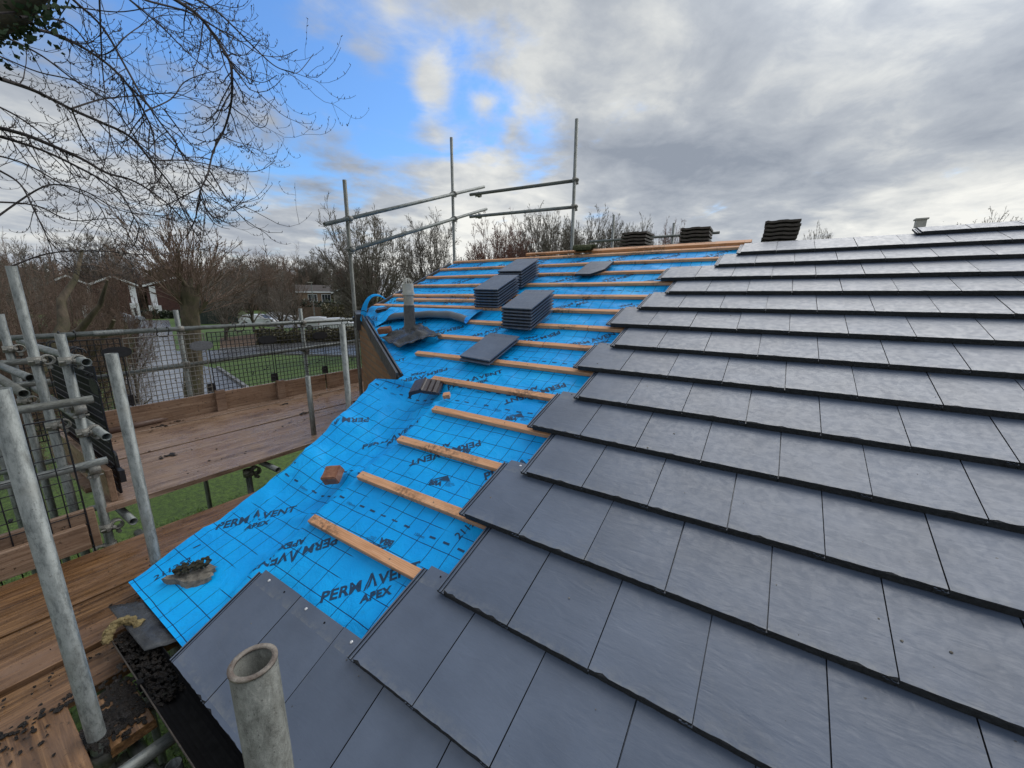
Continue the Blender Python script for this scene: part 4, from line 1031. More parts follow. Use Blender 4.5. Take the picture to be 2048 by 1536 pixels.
toe((-2.43, .06), (-2.43, -2.4), DZ + .0, .16, 'low toe board along the near deck at the left edge')
# offcuts of board standing against the guards
for y_, zt in ((1.62, .255), (2.33, .25)):
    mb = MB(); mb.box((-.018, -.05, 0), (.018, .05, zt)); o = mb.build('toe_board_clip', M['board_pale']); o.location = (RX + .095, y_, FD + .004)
    tag(o, 'upright pale timber block against the toe board, ' + ('nearer one' if y_ < 2 else 'further one'), 'timber block', 'timber blocks at the guards')
# brown pipe on the deck
p0 = CX + ray(196, 868) * ((2.53 - CX.z) / ray(196, 868).z); p1 = CX + ray(371, 828) * ((2.53 - CX.z) / ray(371, 828).z)
mb = MB(); mb.pipe(p0, p1, .032, .027, 20); o = mb.build('plastic_pipe', m_plain('brown_pipe', (.10, .06, .045), (.17, .11, .085), .5, 10, .2)); tag(o, 'brown plastic pipe lying on the far deck against the toe board', 'pipe')

# ---- mesh guards
def make_guard(name, m, Wd, H, nx, nz_, label, hooks=(0.0,), oval=None, ovm='rubber', clip=True, r=.0040):
    t = empty(name, (0, 0, 0), label, 'mesh guard', 'wire mesh guards')
    mb = MB()
    for i in range(nx + 1): x = -Wd / 2 + Wd * i / nx; mb.tube([(x, 0, -H), (x, 0, 0)], r * (1.5 if i in (0, nx) else 1), 5, False)
    for j in range(nz_ + 1): z = -H * j / nz_; mb.tube([(-Wd / 2, -.004, z), (Wd / 2, -.004, z)], r * (1.5 if j in (0, nz_) else 1), 5, False)
    mb.build('wire_grid', M[m], t)
    for hx in hooks:
        mb = MB()
        for s in (-.05, .05):
            mb.tube([(hx + s, -.004, 0), (hx + s, -.004, .03)] + [(hx + s, .034 * math.cos(a_) - .0, .062 + .034 * math.sin(a_)) for a_ in [math.pi * (1.25 - q * .16) for q in range(9)]], .0048, 6)
        mb.tube([(hx - .05, -.004, .02), (hx - .03, -.004, -.01), (hx + .03, -.004, -.01), (hx + .05, -.004, .02)], .0042, 6); mb.build('hook', M['rubber'], t)
    if oval:
        mb = MB(); n = 24; ox, oz, oa, ob = oval
        pts = [(ox + oa * math.copysign(abs(math.cos(q)) ** .8, math.cos(q)), oz + ob * math.copysign(abs(math.sin(q)) ** .8, math.sin(q))) for q in [2 * math.pi * i / n for i in range(n)]]
        mb.prism(pts, -.010, -.006); mb.prism([(ox + (x - ox) * .9, oz + (z - oz) * .85) for x, z in pts], -.013, -.010); mb.build('plate', M[ovm], t)
    if clip:
        mb = MB(); bm_pts = [(Wd / 2 - .005 + .045 * x, -H + .25 + .055 * z) for x, z in ((-1, -1), (1, -1), (1, .6), (.7, 1), (-.7, 1), (-1, .6))]
        mb.prism(bm_pts, .0, .012); mb.prism([(x, z - .11) if z < -H + .22 else (x, z - .02) for x, z in bm_pts][:2] + [(Wd / 2 + .04, -H + .17), (Wd / 2 - .05, -H + .17)], .0, .03); mb.build('rubber_clip', M['rubber'], t)
    # twists of wire ties
    mb = MB(); rr = random.Random(int(Wd * 977) + nx)
    for q in range(6): mb.blobby((rr.uniform(-.45, .45) * Wd, -.008, rr.choice((-.07, -.55, -.60, -.82)) * H + rr.uniform(-.02, .02)), .012, 1, .5)
    mb.build('tie_knob', M['greymesh' if m == 'greymesh' else 'rubber'], t)
    return t
def place(o, loc, rz, label=None):
    o.location = loc; o.rotation_euler = (0, 0, rz)
    if label: o['label'] = label
    return o
GW = .70; ZT = 3.44
g3 = make_guard('mesh_guard', 'blackmesh', GW, .90, 22, 17, 'x', (0.0,), (GW / 2 - .04, -.14, .115, .055), r=.0042)
g0 = make_guard('mesh_guard', 'blackmesh', GW, .90, 15, 17, 'x', (0.0,), (GW / 2 - .04, -.14, .115, .055))
g1 = make_guard('mesh_guard', 'greymesh', GW, .90, 15, 17, 'x', (-.02,), (GW / 2 - .04, -.14, .115, .055), 'greyplate')
rot = math.radians(90)
ycs = [.50, 1.22, 1.95, 2.68, 3.41, 4.14]
labs = ['black wire guard on the far rail nearest the scaffold corner, with a black oval plate', 'bare grey wire guard with a grey oval plate in front of the tree trunk',
        'black wire guard hung in the middle of the far rail, over the lawn', 'black wire guard hanging just left of the short post by the verge box', 'black wire guard glimpsed behind the corner of the verge box', 'last black wire guard of the far rail, beyond the wing corner']
for i, y_ in enumerate(ycs):
    o = g1 if i == 1 else (g0 if i == 0 else copy_tree(g0))
    place(o, (RX + .045, y_, ZT + (.0 if i % 2 else .006)), rot, labs[i])
place(copy_tree(g3), (-3.09, .300, 3.42), 0, 'black wire guard seen edge-on across the end of the far deck')
place(copy_tree(g3), (-3.80, .300, 3.42), 0, 'outer black wire guard seen edge-on across the end of the far deck')
place(g3, (-3.35, .325, 3.40), 0, 'overlapping black wire guard between the two edge-on ones')
g2 = make_guard('mesh_guard', 'blackmesh', .74, .92, 10, 12, 'x', (0.1,), None, 'rubber', False, .0032)
place(g2, (-2.50, -.29, 3.165), rot, 'coarse black wire guard at the left edge over the near deck')

# muck on the boards
lm = MB(); lr = random.Random(21)
def litter(cx, cy, cz, n, sx, sy, r0=.004, r1=.013):
    for i in range(n):
        lm.blobby((lr.gauss(cx, sx), lr.gauss(cy, sy), cz + lr.uniform(0, .003)), lr.uniform(r0, r1) * .75, 1, .9, (lr.uniform(.8, 2.2), lr.uniform(.6, 1.6), .35), lr.random() * 90)
litter(-.90, -.155, 2.364, 240, .05, .028); litter(-1.0, -.13, 2.364, 110, .05, .02); litter(-.85, -.23, 2.385, 200, .025, .03)
litter(-1.02, -.13, 2.364, 40, .04, .03); litter(-1.1, -.30, 2.394, 60, .02, .12); litter(-1.05, -.42, 2.394, 50, .07, .05, .003, .009)
litter(-1.35, -.12, DZ, 50, .02, .25, .003, .008); litter(-1.5, .05, DZ + .002, 40, .1, .1, .002, .007); litter(-1.8, .2, DZ + .002, 60, .2, .3, .002, .006)
for i in range(70): litter(lr.uniform(-4.5, -2.7), lr.uniform(.3, 4.2), FD + .002, 2, .015, .02, .003, .011)
for c_ in ((-3.35, .75), (-4.2, 2.2), (-3.6, 2.1), (-2.75, 1.9), (-4.45, 1.15), (-4.4, 1.0)): litter(*c_, FD + .003, 14, .02, .03, .006, .018)
o = lm.build('leaf_litter', M['muck']); tag(o, 'dark wet leaf litter and grit scattered over the scaffold boards', 'leaf litter', kind='stuff')

# ------------------------------------------------------------------ ground and roads
def sheet(name, pts, z, m, kind='structure', label=None, cat=None):
    mb = MB(); mb.add([(p[0], p[1], z) for p in pts], [tuple(range(len(pts)))]); o = mb.build(name, m)
    if kind: o['kind'] = kind
    return tag(o, label, cat)
mb = MB(); 
GN = 24
for j in range(GN):
    for i in range(GN):
        x0 = -900 + i * 75; y0 = -900 + j * 75; mb.add([(x0, y0, 0), (x0 + 75, y0, 0), (x0 + 75, y0 + 75, 0), (x0, y0 + 75, 0)], [(0, 1, 2, 3)])
bm = mb.build('ground', M['grass']); bm['kind'] = 'structure'
def gpoly(px): return [ground(x, y) for x, y in px]
R1 = gpoly([(250, 640), (338, 640), (345, 665), (352, 700), (395, 730), (440, 738), (520, 795), (560, 830), (400, 850), (245, 830), (250, 800), (262, 740), (275, 700), (262, 665)])
sheet('road', R1, .004, M['pave'])
R2 = gpoly([(395, 730), (440, 723), (500, 712), (560, 709), (720, 714), (720, 684), (560, 690), (440, 700), (345, 702)])
sheet('side_road', R2, .008, M['tar'])
R3 = gpoly([(500, 652), (720, 662), (720, 646), (560, 641), (480, 642)]); sheet('car_park', R3, .004, M['pave'])
R4 = gpoly([(515, 668), (720, 672), (720, 684), (560, 690), (440, 699), (440, 676)]); sheet('leaf_bed', R4, .012, M['soil'])
R5 = gpoly([(200, 733), (250, 716), (262, 706), (200, 700), (150, 690), (100, 700)]); sheet('pavement', R5, .004, M['pave'])
def kerb(a, b, name='kerb'):
    mb = MB(); a = Vector(a); b = Vector(b); d = (b - a).normalized(); s = Vector((-d.y, d.x, 0)) * .07
    P = [a - s, b - s, b + s, a + s]; mb.add([(p.x, p.y, 0) for p in P] + [(p.x, p.y, .11) for p in P], [(4, 5, 6, 7), (0, 1, 5, 4), (1, 2, 6, 5), (2, 3, 7, 6), (3, 0, 4, 7)])
    o = mb.build(name, M['kerb']); o['kind'] = 'structure'
for a_, b_ in (((436, 737), (520, 795)), ((520, 795), (560, 830)), ((440, 723), (500, 712)), ((500, 712), (560, 709)), ((560, 709), (720, 714)), ((720, 684), (560, 690)), ((560, 690), (440, 700)), ((262, 740), (245, 800)), ((275, 700), (262, 740))):
    kerb(ground(*a_), ground(*b_))

gb = MB(); gr2 = random.Random(77)
for _ in range(26000):
    x = gr2.uniform(-7.5, 1.0); y = gr2.uniform(-2.2, 4.5)
    if x > -.9 and y > .2: continue
    h = gr2.uniform(.03, .075); a_ = gr2.uniform(0, 6.28); w_ = .006; dx, dy = math.cos(a_) * w_, math.sin(a_) * w_; lx, ly = gr2.gauss(0, .025), gr2.gauss(0, .025)
    gb.add([(x - dx, y - dy, 0), (x + dx, y + dy, 0), (x + lx, y + ly, h)], [(0, 1, 2)], None, gr2.random())
o = gb.build('grass', m_leaf('grass_blade', (.03, .06, .010), (.12, .21, .035))); tag(o, 'short green grass of the lawn under the scaffold', 'grass', kind='stuff')

# ------------------------------------------------------------------ houses far off
def frame_px(xl, xr, D):
    A_ = at(xl, 600, D); B_ = at(xr, 600, D); A_.z = B_.z = 0; ex = (B_ - A_); Wd = ex.length; ex.normalize()
    ey = Vector((-ex.y, ex.x, 0))
    if ey.dot(A_ - CX) < 0: ey = -ey
    return A_, ex, ey, Wd
def zat(x, y, D): return at(x, y, D).z
def far_gable(xl, xr, ya, ye, D, label, strips=(), porch=None, wallm='dark_cladding', depth=8):
    A_, ex, ey, Wd = frame_px(xl, xr, D)
    t = empty('house', A_, label, 'house', 'houses down the road'); ze = zat((xl + xr) / 2, ye, D); za = zat((xl + xr) / 2, ya, D)
    Mx = Matrix(((ex.x, ey.x, 0, 0), (ex.y, ey.y, 0, 0), (0, 0, 1, 0), (0, 0, 0, 1)))
    mb = MB(); P = [(0, 0), (Wd, 0), (Wd, ze), (Wd / 2, za), (0, ze)]
    mb.prism(P, 0, depth, Mx); mb.uv = [None] * len(mb.uv); mb.build('wall', M[wallm], t)
    mb = MB(); h = .18
    for s in (0, 1):
        a0 = (-.35 if s == 0 else Wd + .35, ze - .35 * (za - ze) / (Wd / 2)); a1 = (Wd / 2, za)
        mb.prism([a0, a1, (a1[0], a1[1] + h), (a0[0], a0[1] + h)], -.3, depth + .3, Mx)
    rf = mb.build('roof', M['far_roof'], t)
    mb = MB()
    for s in (0, 1):
        a0 = (-.35 if s == 0 else Wd + .35, ze - .35 * (za - ze) / (Wd / 2) - .12); a1 = (Wd / 2, za - .12)
        mb.prism([a0, a1, (a1[0], a1[1] + .30), (a0[0], a0[1] + .30)], -.36, -.30, Mx)
    mb.build('bargeboard', M['white_paint'], t)
    for (u0, u1, z0, z1, m) in strips:
        mb = MB(); mb.box((u0 * Wd, -.06, z0 * ze), (u1 * Wd, -.002, z1 * ze), Mx); mb.build('white_panel' if m == 'white_paint' else 'window', M[m], t)
    if porch:
        u0, u1, z1 = porch; mb = MB(); mb.box((u0 * Wd, -1.6, 0), (u1 * Wd, -.062, z1 * ze), Mx); pp = mb.build('porch', M['white_paint'], t)
        mb = MB(); mb.box((u0 * Wd + .4, -1.63, .2), ((u0 + (u1 - u0) * .6) * Wd, -1.602, z1 * ze * .7), Mx); mb.build('window', M['win'], pp)
    return t
far_gable(96, 186, 552, 570, 92, 'dark gabled house with white bargeboards, leftmost of the three across the road', ((.90, .99, .45, .98, 'white_paint'), (.3, .5, .5, .75, 'win')), (.70, .98, .40))
far_gable(188, 276, 553, 569, 90, 'dark gabled house with white bargeboards and a bright white side panel, middle of the three', ((.84, .99, .02, .98, 'white_paint'), (.3, .5, .52, .8, 'win')), (.78, .99, .45))
far_gable(296, 412, 556, 572, 90, 'dark gabled house with white bargeboards behind the mossy tree trunk', ((.05, .15, .02, .98, 'white_paint'), (.5, .64, .52, .8, 'win')), (.0, .2, .38))
def brick_house():
    D = 80; xl, xr = 598, 663
    A_, ex, ey, Wd = frame_px(xl, xr, D); Mx = Matrix(((ex.x, ey.x, 0, 0), (ex.y, ey.y, 0, 0), (0, 0, 1, 0), (0, 0, 0, 1)))
    t = empty('house', A_, 'pale brick house with white windows seen left of the tall scaffold post', 'house', 'houses down the road')
    ze = zat(630, 583, D); zr = zat(630, 569, D)
    mb = MB(); P = [(0, 0), (Wd, 0), (Wd, ze), (0, ze)]; V = [Mx @ Vector((x, 0, z)) for x, z in P]; V2 = [Mx @ Vector((x, 7, z)) for x, z in P]
    mb.add(V + V2, [(0, 1, 2, 3), (1, 5, 6, 2), (4, 0, 3, 7)], [[(0, 0), (Wd, 0), (Wd, ze), (0, ze)], [(0, 0), (7, 0), (7, ze), (0, ze)], [(0, 0), (7, 0), (7, ze), (0, ze)]]); mb.build('wall', M['buff_far'], t)
    mb = MB(); mb.add([Mx @ Vector(p) for p in ((-.4, -.4, ze), (Wd + .4, -.4, ze), (Wd + .4, 3.5, zr), (-.4, 3.5, zr), (-.4, 7.4, ze), (Wd + .4, 7.4, ze))], [(0, 1, 2, 3), (3, 2, 5, 4), (0, 3, 4), (1, 5, 2), (0, 4, 5, 1)]); mb.build('roof', M['far_roof'], t)
    mb = MB(); mb.box((-.4, -.46, ze - .22), (Wd + .4, -.40, ze + .02), Mx); mb.build('gutter_board', M['white_paint'], t)
    for u in (.42, .84):
        mb = MB(); c = u * Wd; mb.box((c - .75, -.07, ze - 1.75), (c + .75, -.002, ze - .45), Mx); f = mb.build('window', M['white_paint'], t)
        mb = MB()
        for q in (-.66, -.2, .26): mb.box((c + q, -.085, ze - 1.65), (c + q + .4, -.072, ze - .55), Mx)
        mb.build('pane', M['win'], f)
    mb = MB(); mb.box((Wd * .35, -1.6, ze - 2.75), (Wd * 1.0, -.01, ze - 2.45), Mx); mb.build('canopy', M['white_paint'], t)
    far_gable(668, 716, 575, 585, 76, 'small brick gable with white bargeboards just left of the verge box', ((.4, .6, .4, .7, 'win'),), None, 'red_brick', 7)
brick_house()

# ------------------------------------------------------------------ cars
def car_proto(name, paint, label):
    t = empty(name, (0, 0, 0), label, 'car', 'parked cars')
    prof = [(-2.15, .32), (-2.18, .62), (-2.05, .86), (-1.75, .96), (-1.0, .98), (-.35, 1.40), (.35, 1.47), (1.25, 1.44), (1.75, 1.32), (2.02, .98), (2.14, .78), (2.15, .34)]
    bm = bmesh.new(); rows = []
    for y, k in ((-.88, .0), (-.80, .5), (0, 1), (.80, .5), (.88, .0)):
        rows.append([bm.verts.new((x, y * (1 if z < 1 else .80), z if z < .9 else z + .02 * k)) for x, z in prof])
    for a_, b_ in zip(rows, rows[1:]):
        for i in range(len(prof) - 1): bm.faces.new((a_[i], b_[i], b_[i + 1], a_[i + 1]))
    bm.faces.new(rows[0]); bm.faces.new(list(reversed(rows[-1]))); bm.faces.new([r[0] for r in rows] + [r[-1] for r in reversed(rows)])
    bmesh.ops.recalc_face_normals(bm, faces=bm.faces[:])
    me = bpy.data.meshes.new('body'); bm.to_mesh(me); bm.free(); me.materials.append(paint); o = bpy.data.objects.new('body', me); COL.objects.link(o); o.parent = t
    b = o.modifiers.new('b', 'BEVEL'); b.width = .05; b.segments = 2; b.angle_limit = .5
    mb = MB()
    for s in (-1, 1):
        P = [(-.92, 1.0), (-.36, 1.33), (.33, 1.39), (1.2, 1.36), (1.62, 1.06)]; y = .775
        mb.add([(x, s * (y - (z - 1) * .17), z) for x, z in P], [tuple(range(5))])
    for P in (((-1.04, .99), (-.38, 1.385)), ((1.98, 1.03), (1.76, 1.30))):
        (x0, z0), (x1, z1) = P; dx = -.02 if x0 < 0 else .02
        mb.add([(x0 + dx, -.66, z0 + .02), (x0 + dx, .66, z0 + .02), (x1 + dx, .60, z1 + .02), (x1 + dx, -.60, z1 + .02)], [(0, 1, 2, 3)])
    mb.build('windows', M['win'], t)
    for x in (-1.35, 1.35):
        for s in (-1, 1):
            mb = MB(); mb.tube([(x, s * .70, .32), (x, s * .90, .32)], .32, 20); wv = mb.build('wheel', M['rubber'], t)
            mb = MB(); mb.tube([(x, s * .89, .32), (x, s * .912, .32)], .20, 14); mb.build('rim', M['coupler'], wv)
    for s in (-1, 1):
        mb = MB(); mb.blobby((-2.03, s * .66, .72), .13, 1, 0, (1, 1.3, .7)); mb.build('headlight', M['white_paint'], t)
        mb = MB(); mb.box((2.02, s * .72 - .12, .80), (2.14, s * .72 + .12, .95)); mb.build('tail_light', M['tail'], t)
    return t
M['tail'] = mat('red_lamp', (.3, .01, .01), .3)
pw = mat('white_car_paint', (.72, .74, .76), .25); ps = mat('silver_car_paint', (.38, .42, .46), .3, .3); pn = mat('navy_car_paint', (.02, .03, .08), .25); pk = mat('black_car_paint', (.015, .016, .02), .25)
protos = {}
def put_car(px, py, key, paint, yaw, label):
    if key not in protos: o = car_proto('parked_car', paint, label); protos[key] = o
    else: o = copy_tree(protos[key])
    p = ground(px, py); o.location = (p.x, p.y, .006); o.rotation_euler = (0, 0, math.radians(yaw)); o['label'] = label
put_car(522, 652, 'w', pw, 215, 'white estate car with black windows parked nearest the small forked tree')
put_car(566, 645, 'w', pw, 205, 'white car parked behind the forked tree trunk')
put_car(648, 660, 'w', pw, 235, 'white car parked behind the hedge, nearer the short scaffold post')
put_car(684, 663, 'w', pw, 232, 'white car half hidden by the corner of the verge box')
put_car(432, 642, 'w', pw, 190, 'small distant white car on the grass edge, right of the mossy trunk')
put_car(246, 648, 's', ps, 262, 'pale silver car facing the camera on the road at the left')
put_car(262, 634, 'k', pk, 262, 'black car parked behind the pale silver one')
put_car(200, 628, 'n', pn, 200, 'dark blue car parked in front of the leftmost dark gabled house')
# lamp post
lp_ = ground(631, 650); t = empty('street_lamp', lp_, 'thin grey street lamp in front of the pale brick house', 'street lamp')
mb = MB(); zt_ = at(626, 566, math.hypot(lp_.x - CX.x, lp_.y - CX.y)).z; mb.tube([(0, 0, 0), (0, 0, zt_)], [.09, .05], 8); mb.build('post', M['galv'], t)
mb = MB(); mb.box((-.12, -.5, zt_), (.12, .12, zt_ + .12)); mb.build('lamp_head', M['coupler'], t)
lp_ = ground(222, 655); t = empty('street_lamp', lp_, 'pale street lamp leaning slightly by the road at the left', 'street lamp')
mb = MB(); zt_ = at(212, 580, math.hypot(lp_.x - CX.x, lp_.y - CX.y)).z; mb.tube([(0, 0, 0), (.1, 0, zt_)], [.09, .05], 8); mb.build('post', M['galv'], t)
mb = MB(); mb.box((-.02, -.5, zt_), (.22, .12, zt_ + .12)); mb.build('lamp_head', M['coupler'], t)

# ------------------------------------------------------------------ hedges, fences
def leaves(mb, lo, hi, n, s0, s1, r, axes=None, shape=None):
    for _ in range(n):
        p = Vector([r.uniform(a_, b_) for a_, b_ in zip(lo, hi)])
        if shape and not shape(p): continue
        if axes: p = axes @ p
        s = r.uniform(s0, s1); q = Vector((r.gauss(0, 1), r.gauss(0, 1), r.gauss(0, 1))).normalized(); u_ = q.orthogonal().normalized() * s; v_ = q.cross(u_.normalized()) * s * .7
        mb.add([p - u_ - v_, p + u_ - v_, p + u_ + v_, p - u_ + v_], [(0, 1, 2, 3)], None, r.random())
def hedge(px0, px1, yb, ht, D, dep, n, m, label, name='hedge', size=(.05, .12)):
    A_ = at(px0, 600, D); B_ = at(px1, 600, D); A_.z = B_.z = 0; ex = B_ - A_; L = ex.length; ex.normalize(); ey = Vector((-ex.y, ex.x, 0))
    Mx = Matrix(((ex.x, ey.x, 0, A_.x), (ex.y, ey.y, 0, A_.y), (0, 0, 1, 0), (0, 0, 0, 1))); mb = MB(); r = random.Random(int(px0))
    f = lambda p: p.z < ht * (.72 + .28 * noise.noise(Vector((p.x * .5 * 3 / ht, p.y, px0))) + .25 * noise.noise(Vector((p.x * 1.7, p.y * 2, 5))))
    leaves(mb, (0, 0, 0), (L, dep, ht), n, size[0], size[1], r, Mx, f)
    o = mb.build(name, M[m]); return tag(o, label, 'hedge')
hedge(500, 720, 0, 1.5, 36, 1.5, 12000, 'hedge', 'low straggly brown hedge between the side road and the white cars', size=(.03, .09))
hedge(560, 700, 0, 3.6, 66, 3, 6500, 'evergreen', 'dark evergreen bushes behind the white cars', 'bushes', size=(.08, .2))
hedge(640, 720, 0, 3.3, 55, 3, 4000, 'hedge', 'olive hedge in front of the brick gable', size=(.06, .15))
hedge(280, 410, 0, 1.6, 84, 2, 4000, 'evergreen', 'dark hedge below the dark gabled houses', size=(.07, .16))
hedge(-60, 240, 0, 2.4, 30, 6, 14000, 'hedge', 'bramble thicket at the far left behind the scaffold', 'thicket', size=(.03, .08))
def fence(x0, x1, D, h, m, label):
    A_ = at(x0, 600, D); B_ = at(x1, 600, D); A_.z = B_.z = 0; n = 5; d = (B_ - A_) / n; t = empty('fence', A_, label, 'fence'); e = d.normalized(); s = Vector((-e.y, e.x, 0))
    for i in range(n):
        mb = MB(); a0 = d * i + e * .06; a1 = d * (i + 1) - e * .06
        mb.add([a0, a1, a1 + Vector((0, 0, h)), a0 + Vector((0, 0, h))] + [q + s * .04 for q in (a0, a1, a1 + Vector((0, 0, h)), a0 + Vector((0, 0, h)))], [(0, 1, 2, 3), (7, 6, 5, 4), (3, 2, 6, 7), (1, 5, 6, 2), (4, 0, 3, 7)]); mb.build('panel', M[m], t)
    for i in range(n + 1):
        mb = MB(); c = d * i; mb.box((c.x - .06, c.y - .06, 0), (c.x + .06, c.y + .06, h + .1)); mb.build('post', M[m], t)
fence(395, 470, 66, 3.0, 'fencewood', 'tall dark green fence beyond the grass, right of the mossy trunk')
fence(600, 712, 62, 2.2, 'fencebrown', 'brown panel fence in front of the pale brick house')

# ------------------------------------------------------------------ trees
def skin(mb, pts, rad, k):
    n = len(pts); o = len(mb.v); up = None
    for i in range(n):
        t = (pts[min(i + 1, n - 1)] - pts[max(i - 1, 0)]).normalized()
        if up is None: up = t.orthogonal().normalized()
        up = up - t * up.dot(t)
        if up.length < 1e-4: up = t.orthogonal()
        up.normalize(); s = t.cross(up); r = rad[i]; p = pts[i]
        for j in range(k):
            an = 6.2832 * j / k; q = p + up * (math.cos(an) * r) + s * (math.sin(an) * r); mb.v.append((q.x, q.y, q.z))
    for i in range(n - 1):
        b = o + i * k
        for j in range(k):
            j2 = (j + 1) % k; mb.f.append((b + j, b + j2, b + k + j2, b + k + j)); mb.uv.append(None); mb.t.append(.5); mb.sm.append(True); mb.mi.append(0)
def grow(tm, cm, r, p, d, L, rad, lvl, cfg, maxl):
    ns = cfg['seg'][lvl]; pts = [p.copy()]; rads = [rad]; dirs = [d.copy()]; cur = p.copy(); dd = d.copy(); w_ = cfg['wander'][lvl]; up = cfg['up'][lvl]
    for i in range(ns):
        dd = dd + Vector((r.gauss(0, w_), r.gauss(0, w_), r.gauss(0, w_) + up)); dd.normalize(); cur = cur + dd * (L / ns); pts.append(cur.copy()); dirs.append(dd.copy())
        rads.append(max(cfg['rmin'], rad * (1 - (i + 1) / ns * cfg['taper'][lvl])))
    skin(tm if lvl < cfg['tl'] else cm, pts, rads, 8 if lvl == 0 else (6 if lvl == 1 else (4 if lvl == 2 else 3)))
    if lvl >= maxl: return
    nc = cfg['kids'][lvl]
    for c in range(nc):
        f = cfg['from'][lvl] + (1 - cfg['from'][lvl]) * (c + r.random()) / nc; x = f * ns; i = min(int(x), ns - 1); fr = x - i
        q = pts[i].lerp(pts[i + 1], fr); base = dirs[i + 1]
        a_ = base.orthogonal().normalized(); a_.rotate(Matrix.Rotation(r.uniform(0, 6.2832), 3, base)); ang = cfg['ang'][lvl] * r.uniform(.7, 1.25)
        nd = (base * math.cos(ang) + a_ * math.sin(ang)).normalized()
        rr = rads[i] * (1 - fr) + rads[i + 1] * fr
        grow(tm, cm, r, q, nd, L * cfg['len'][lvl] * r.uniform(.7, 1.15) * (1.12 - .45 * f), max(cfg['rmin'], rr * cfg['rk'][lvl]), lvl + 1, cfg, maxl)
VASE = dict(seg=[5, 7, 5, 4, 3], wander=[.04, .045, .06, .07, .08], up=[.0, .016, .012, .01, .0], taper=[.35, .75, .75, .7, .6], kids=[15, 13, 9, 5], ang=[.80, .66, .60, .55], len=[2.1, .42, .48, .52], rk=[.34, .42, .5, .6], rmin=.008, tl=2)
VASE['from'] = [.45, .18, .15, .2]
BUSH = dict(seg=[3, 6, 5, 4, 3], wander=[.1, .12, .16, .18, .2], up=[.0, .04, .03, .02, .0], taper=[.3, .75, .75, .7, .6], kids=[14, 11, 7, 4], ang=[.85, .65, .7, .7], len=[2.3, .40, .52, .6], rk=[.4, .45, .5, .6], rmin=.006, tl=2)
BUSH['from'] = [.2, .12, .1, .2]
POLL = dict(seg=[5, 3, 8, 4, 3], wander=[.03, .1, .035, .07, .1], up=[.0, .10, .02, .04, .02], taper=[.15, .3, .8, .6, .6], kids=[9, 9, 6, 3], ang=[.75, .6, .33, .4], len=[.30, 3.0, .33, .5], rk=[.34, .22, .4, .6], rmin=.007, tl=2)
POLL['from'] = [.72, .25, .12, .2]
def make_tree(name, seed, H, cfg, r0, label, cat='tree', barkm='bark_dark', twigm='twig', loc=(0, 0, 0), group=None, maxl=4, lean=(0, 0), stems=1, fr=.28):
    r = random.Random(seed); tm = MB(); cm = MB()
    for s in range(stems):
        d = Vector((lean[0] + (r.gauss(0, .35) if stems > 1 else 0), lean[1] + (r.gauss(0, .35) if stems > 1 else 0), 1)).normalized()
        grow(tm, cm, r, Vector((r.gauss(0, .3), r.gauss(0, .3), 0)) if stems > 1 else Vector(), d, H * fr, r0, 0, cfg, maxl)
    t = empty(name, loc, label, cat, group); tm.build('trunk', M[barkm], t); cm.build('crown', M[twigm], t)
    zs = [v[2] for v in cm.v]; t['h_'] = max(zs); t['w_'] = max(max(v[0] for v in cm.v) - min(v[0] for v in cm.v), .1); return t
def fit_tree(t, px, ytop, D, wpx=None, rz=0.0, label=None):
    "stand a tree D metres off with its top and width as seen"
    b = at(px, 600, D); b.z = 0; h = at(px, ytop, D).z; s = h / t['h_']; sx = s
    if wpx:
        Wd = (at(px + wpx / 2, 600, D) - at(px - wpx / 2, 600, D)).length; sx = Wd / t['w_']
    t.location = b; t.scale = (sx, sx, s); t.rotation_euler = (0, 0, rz)
    if label: t['label'] = label
    return t
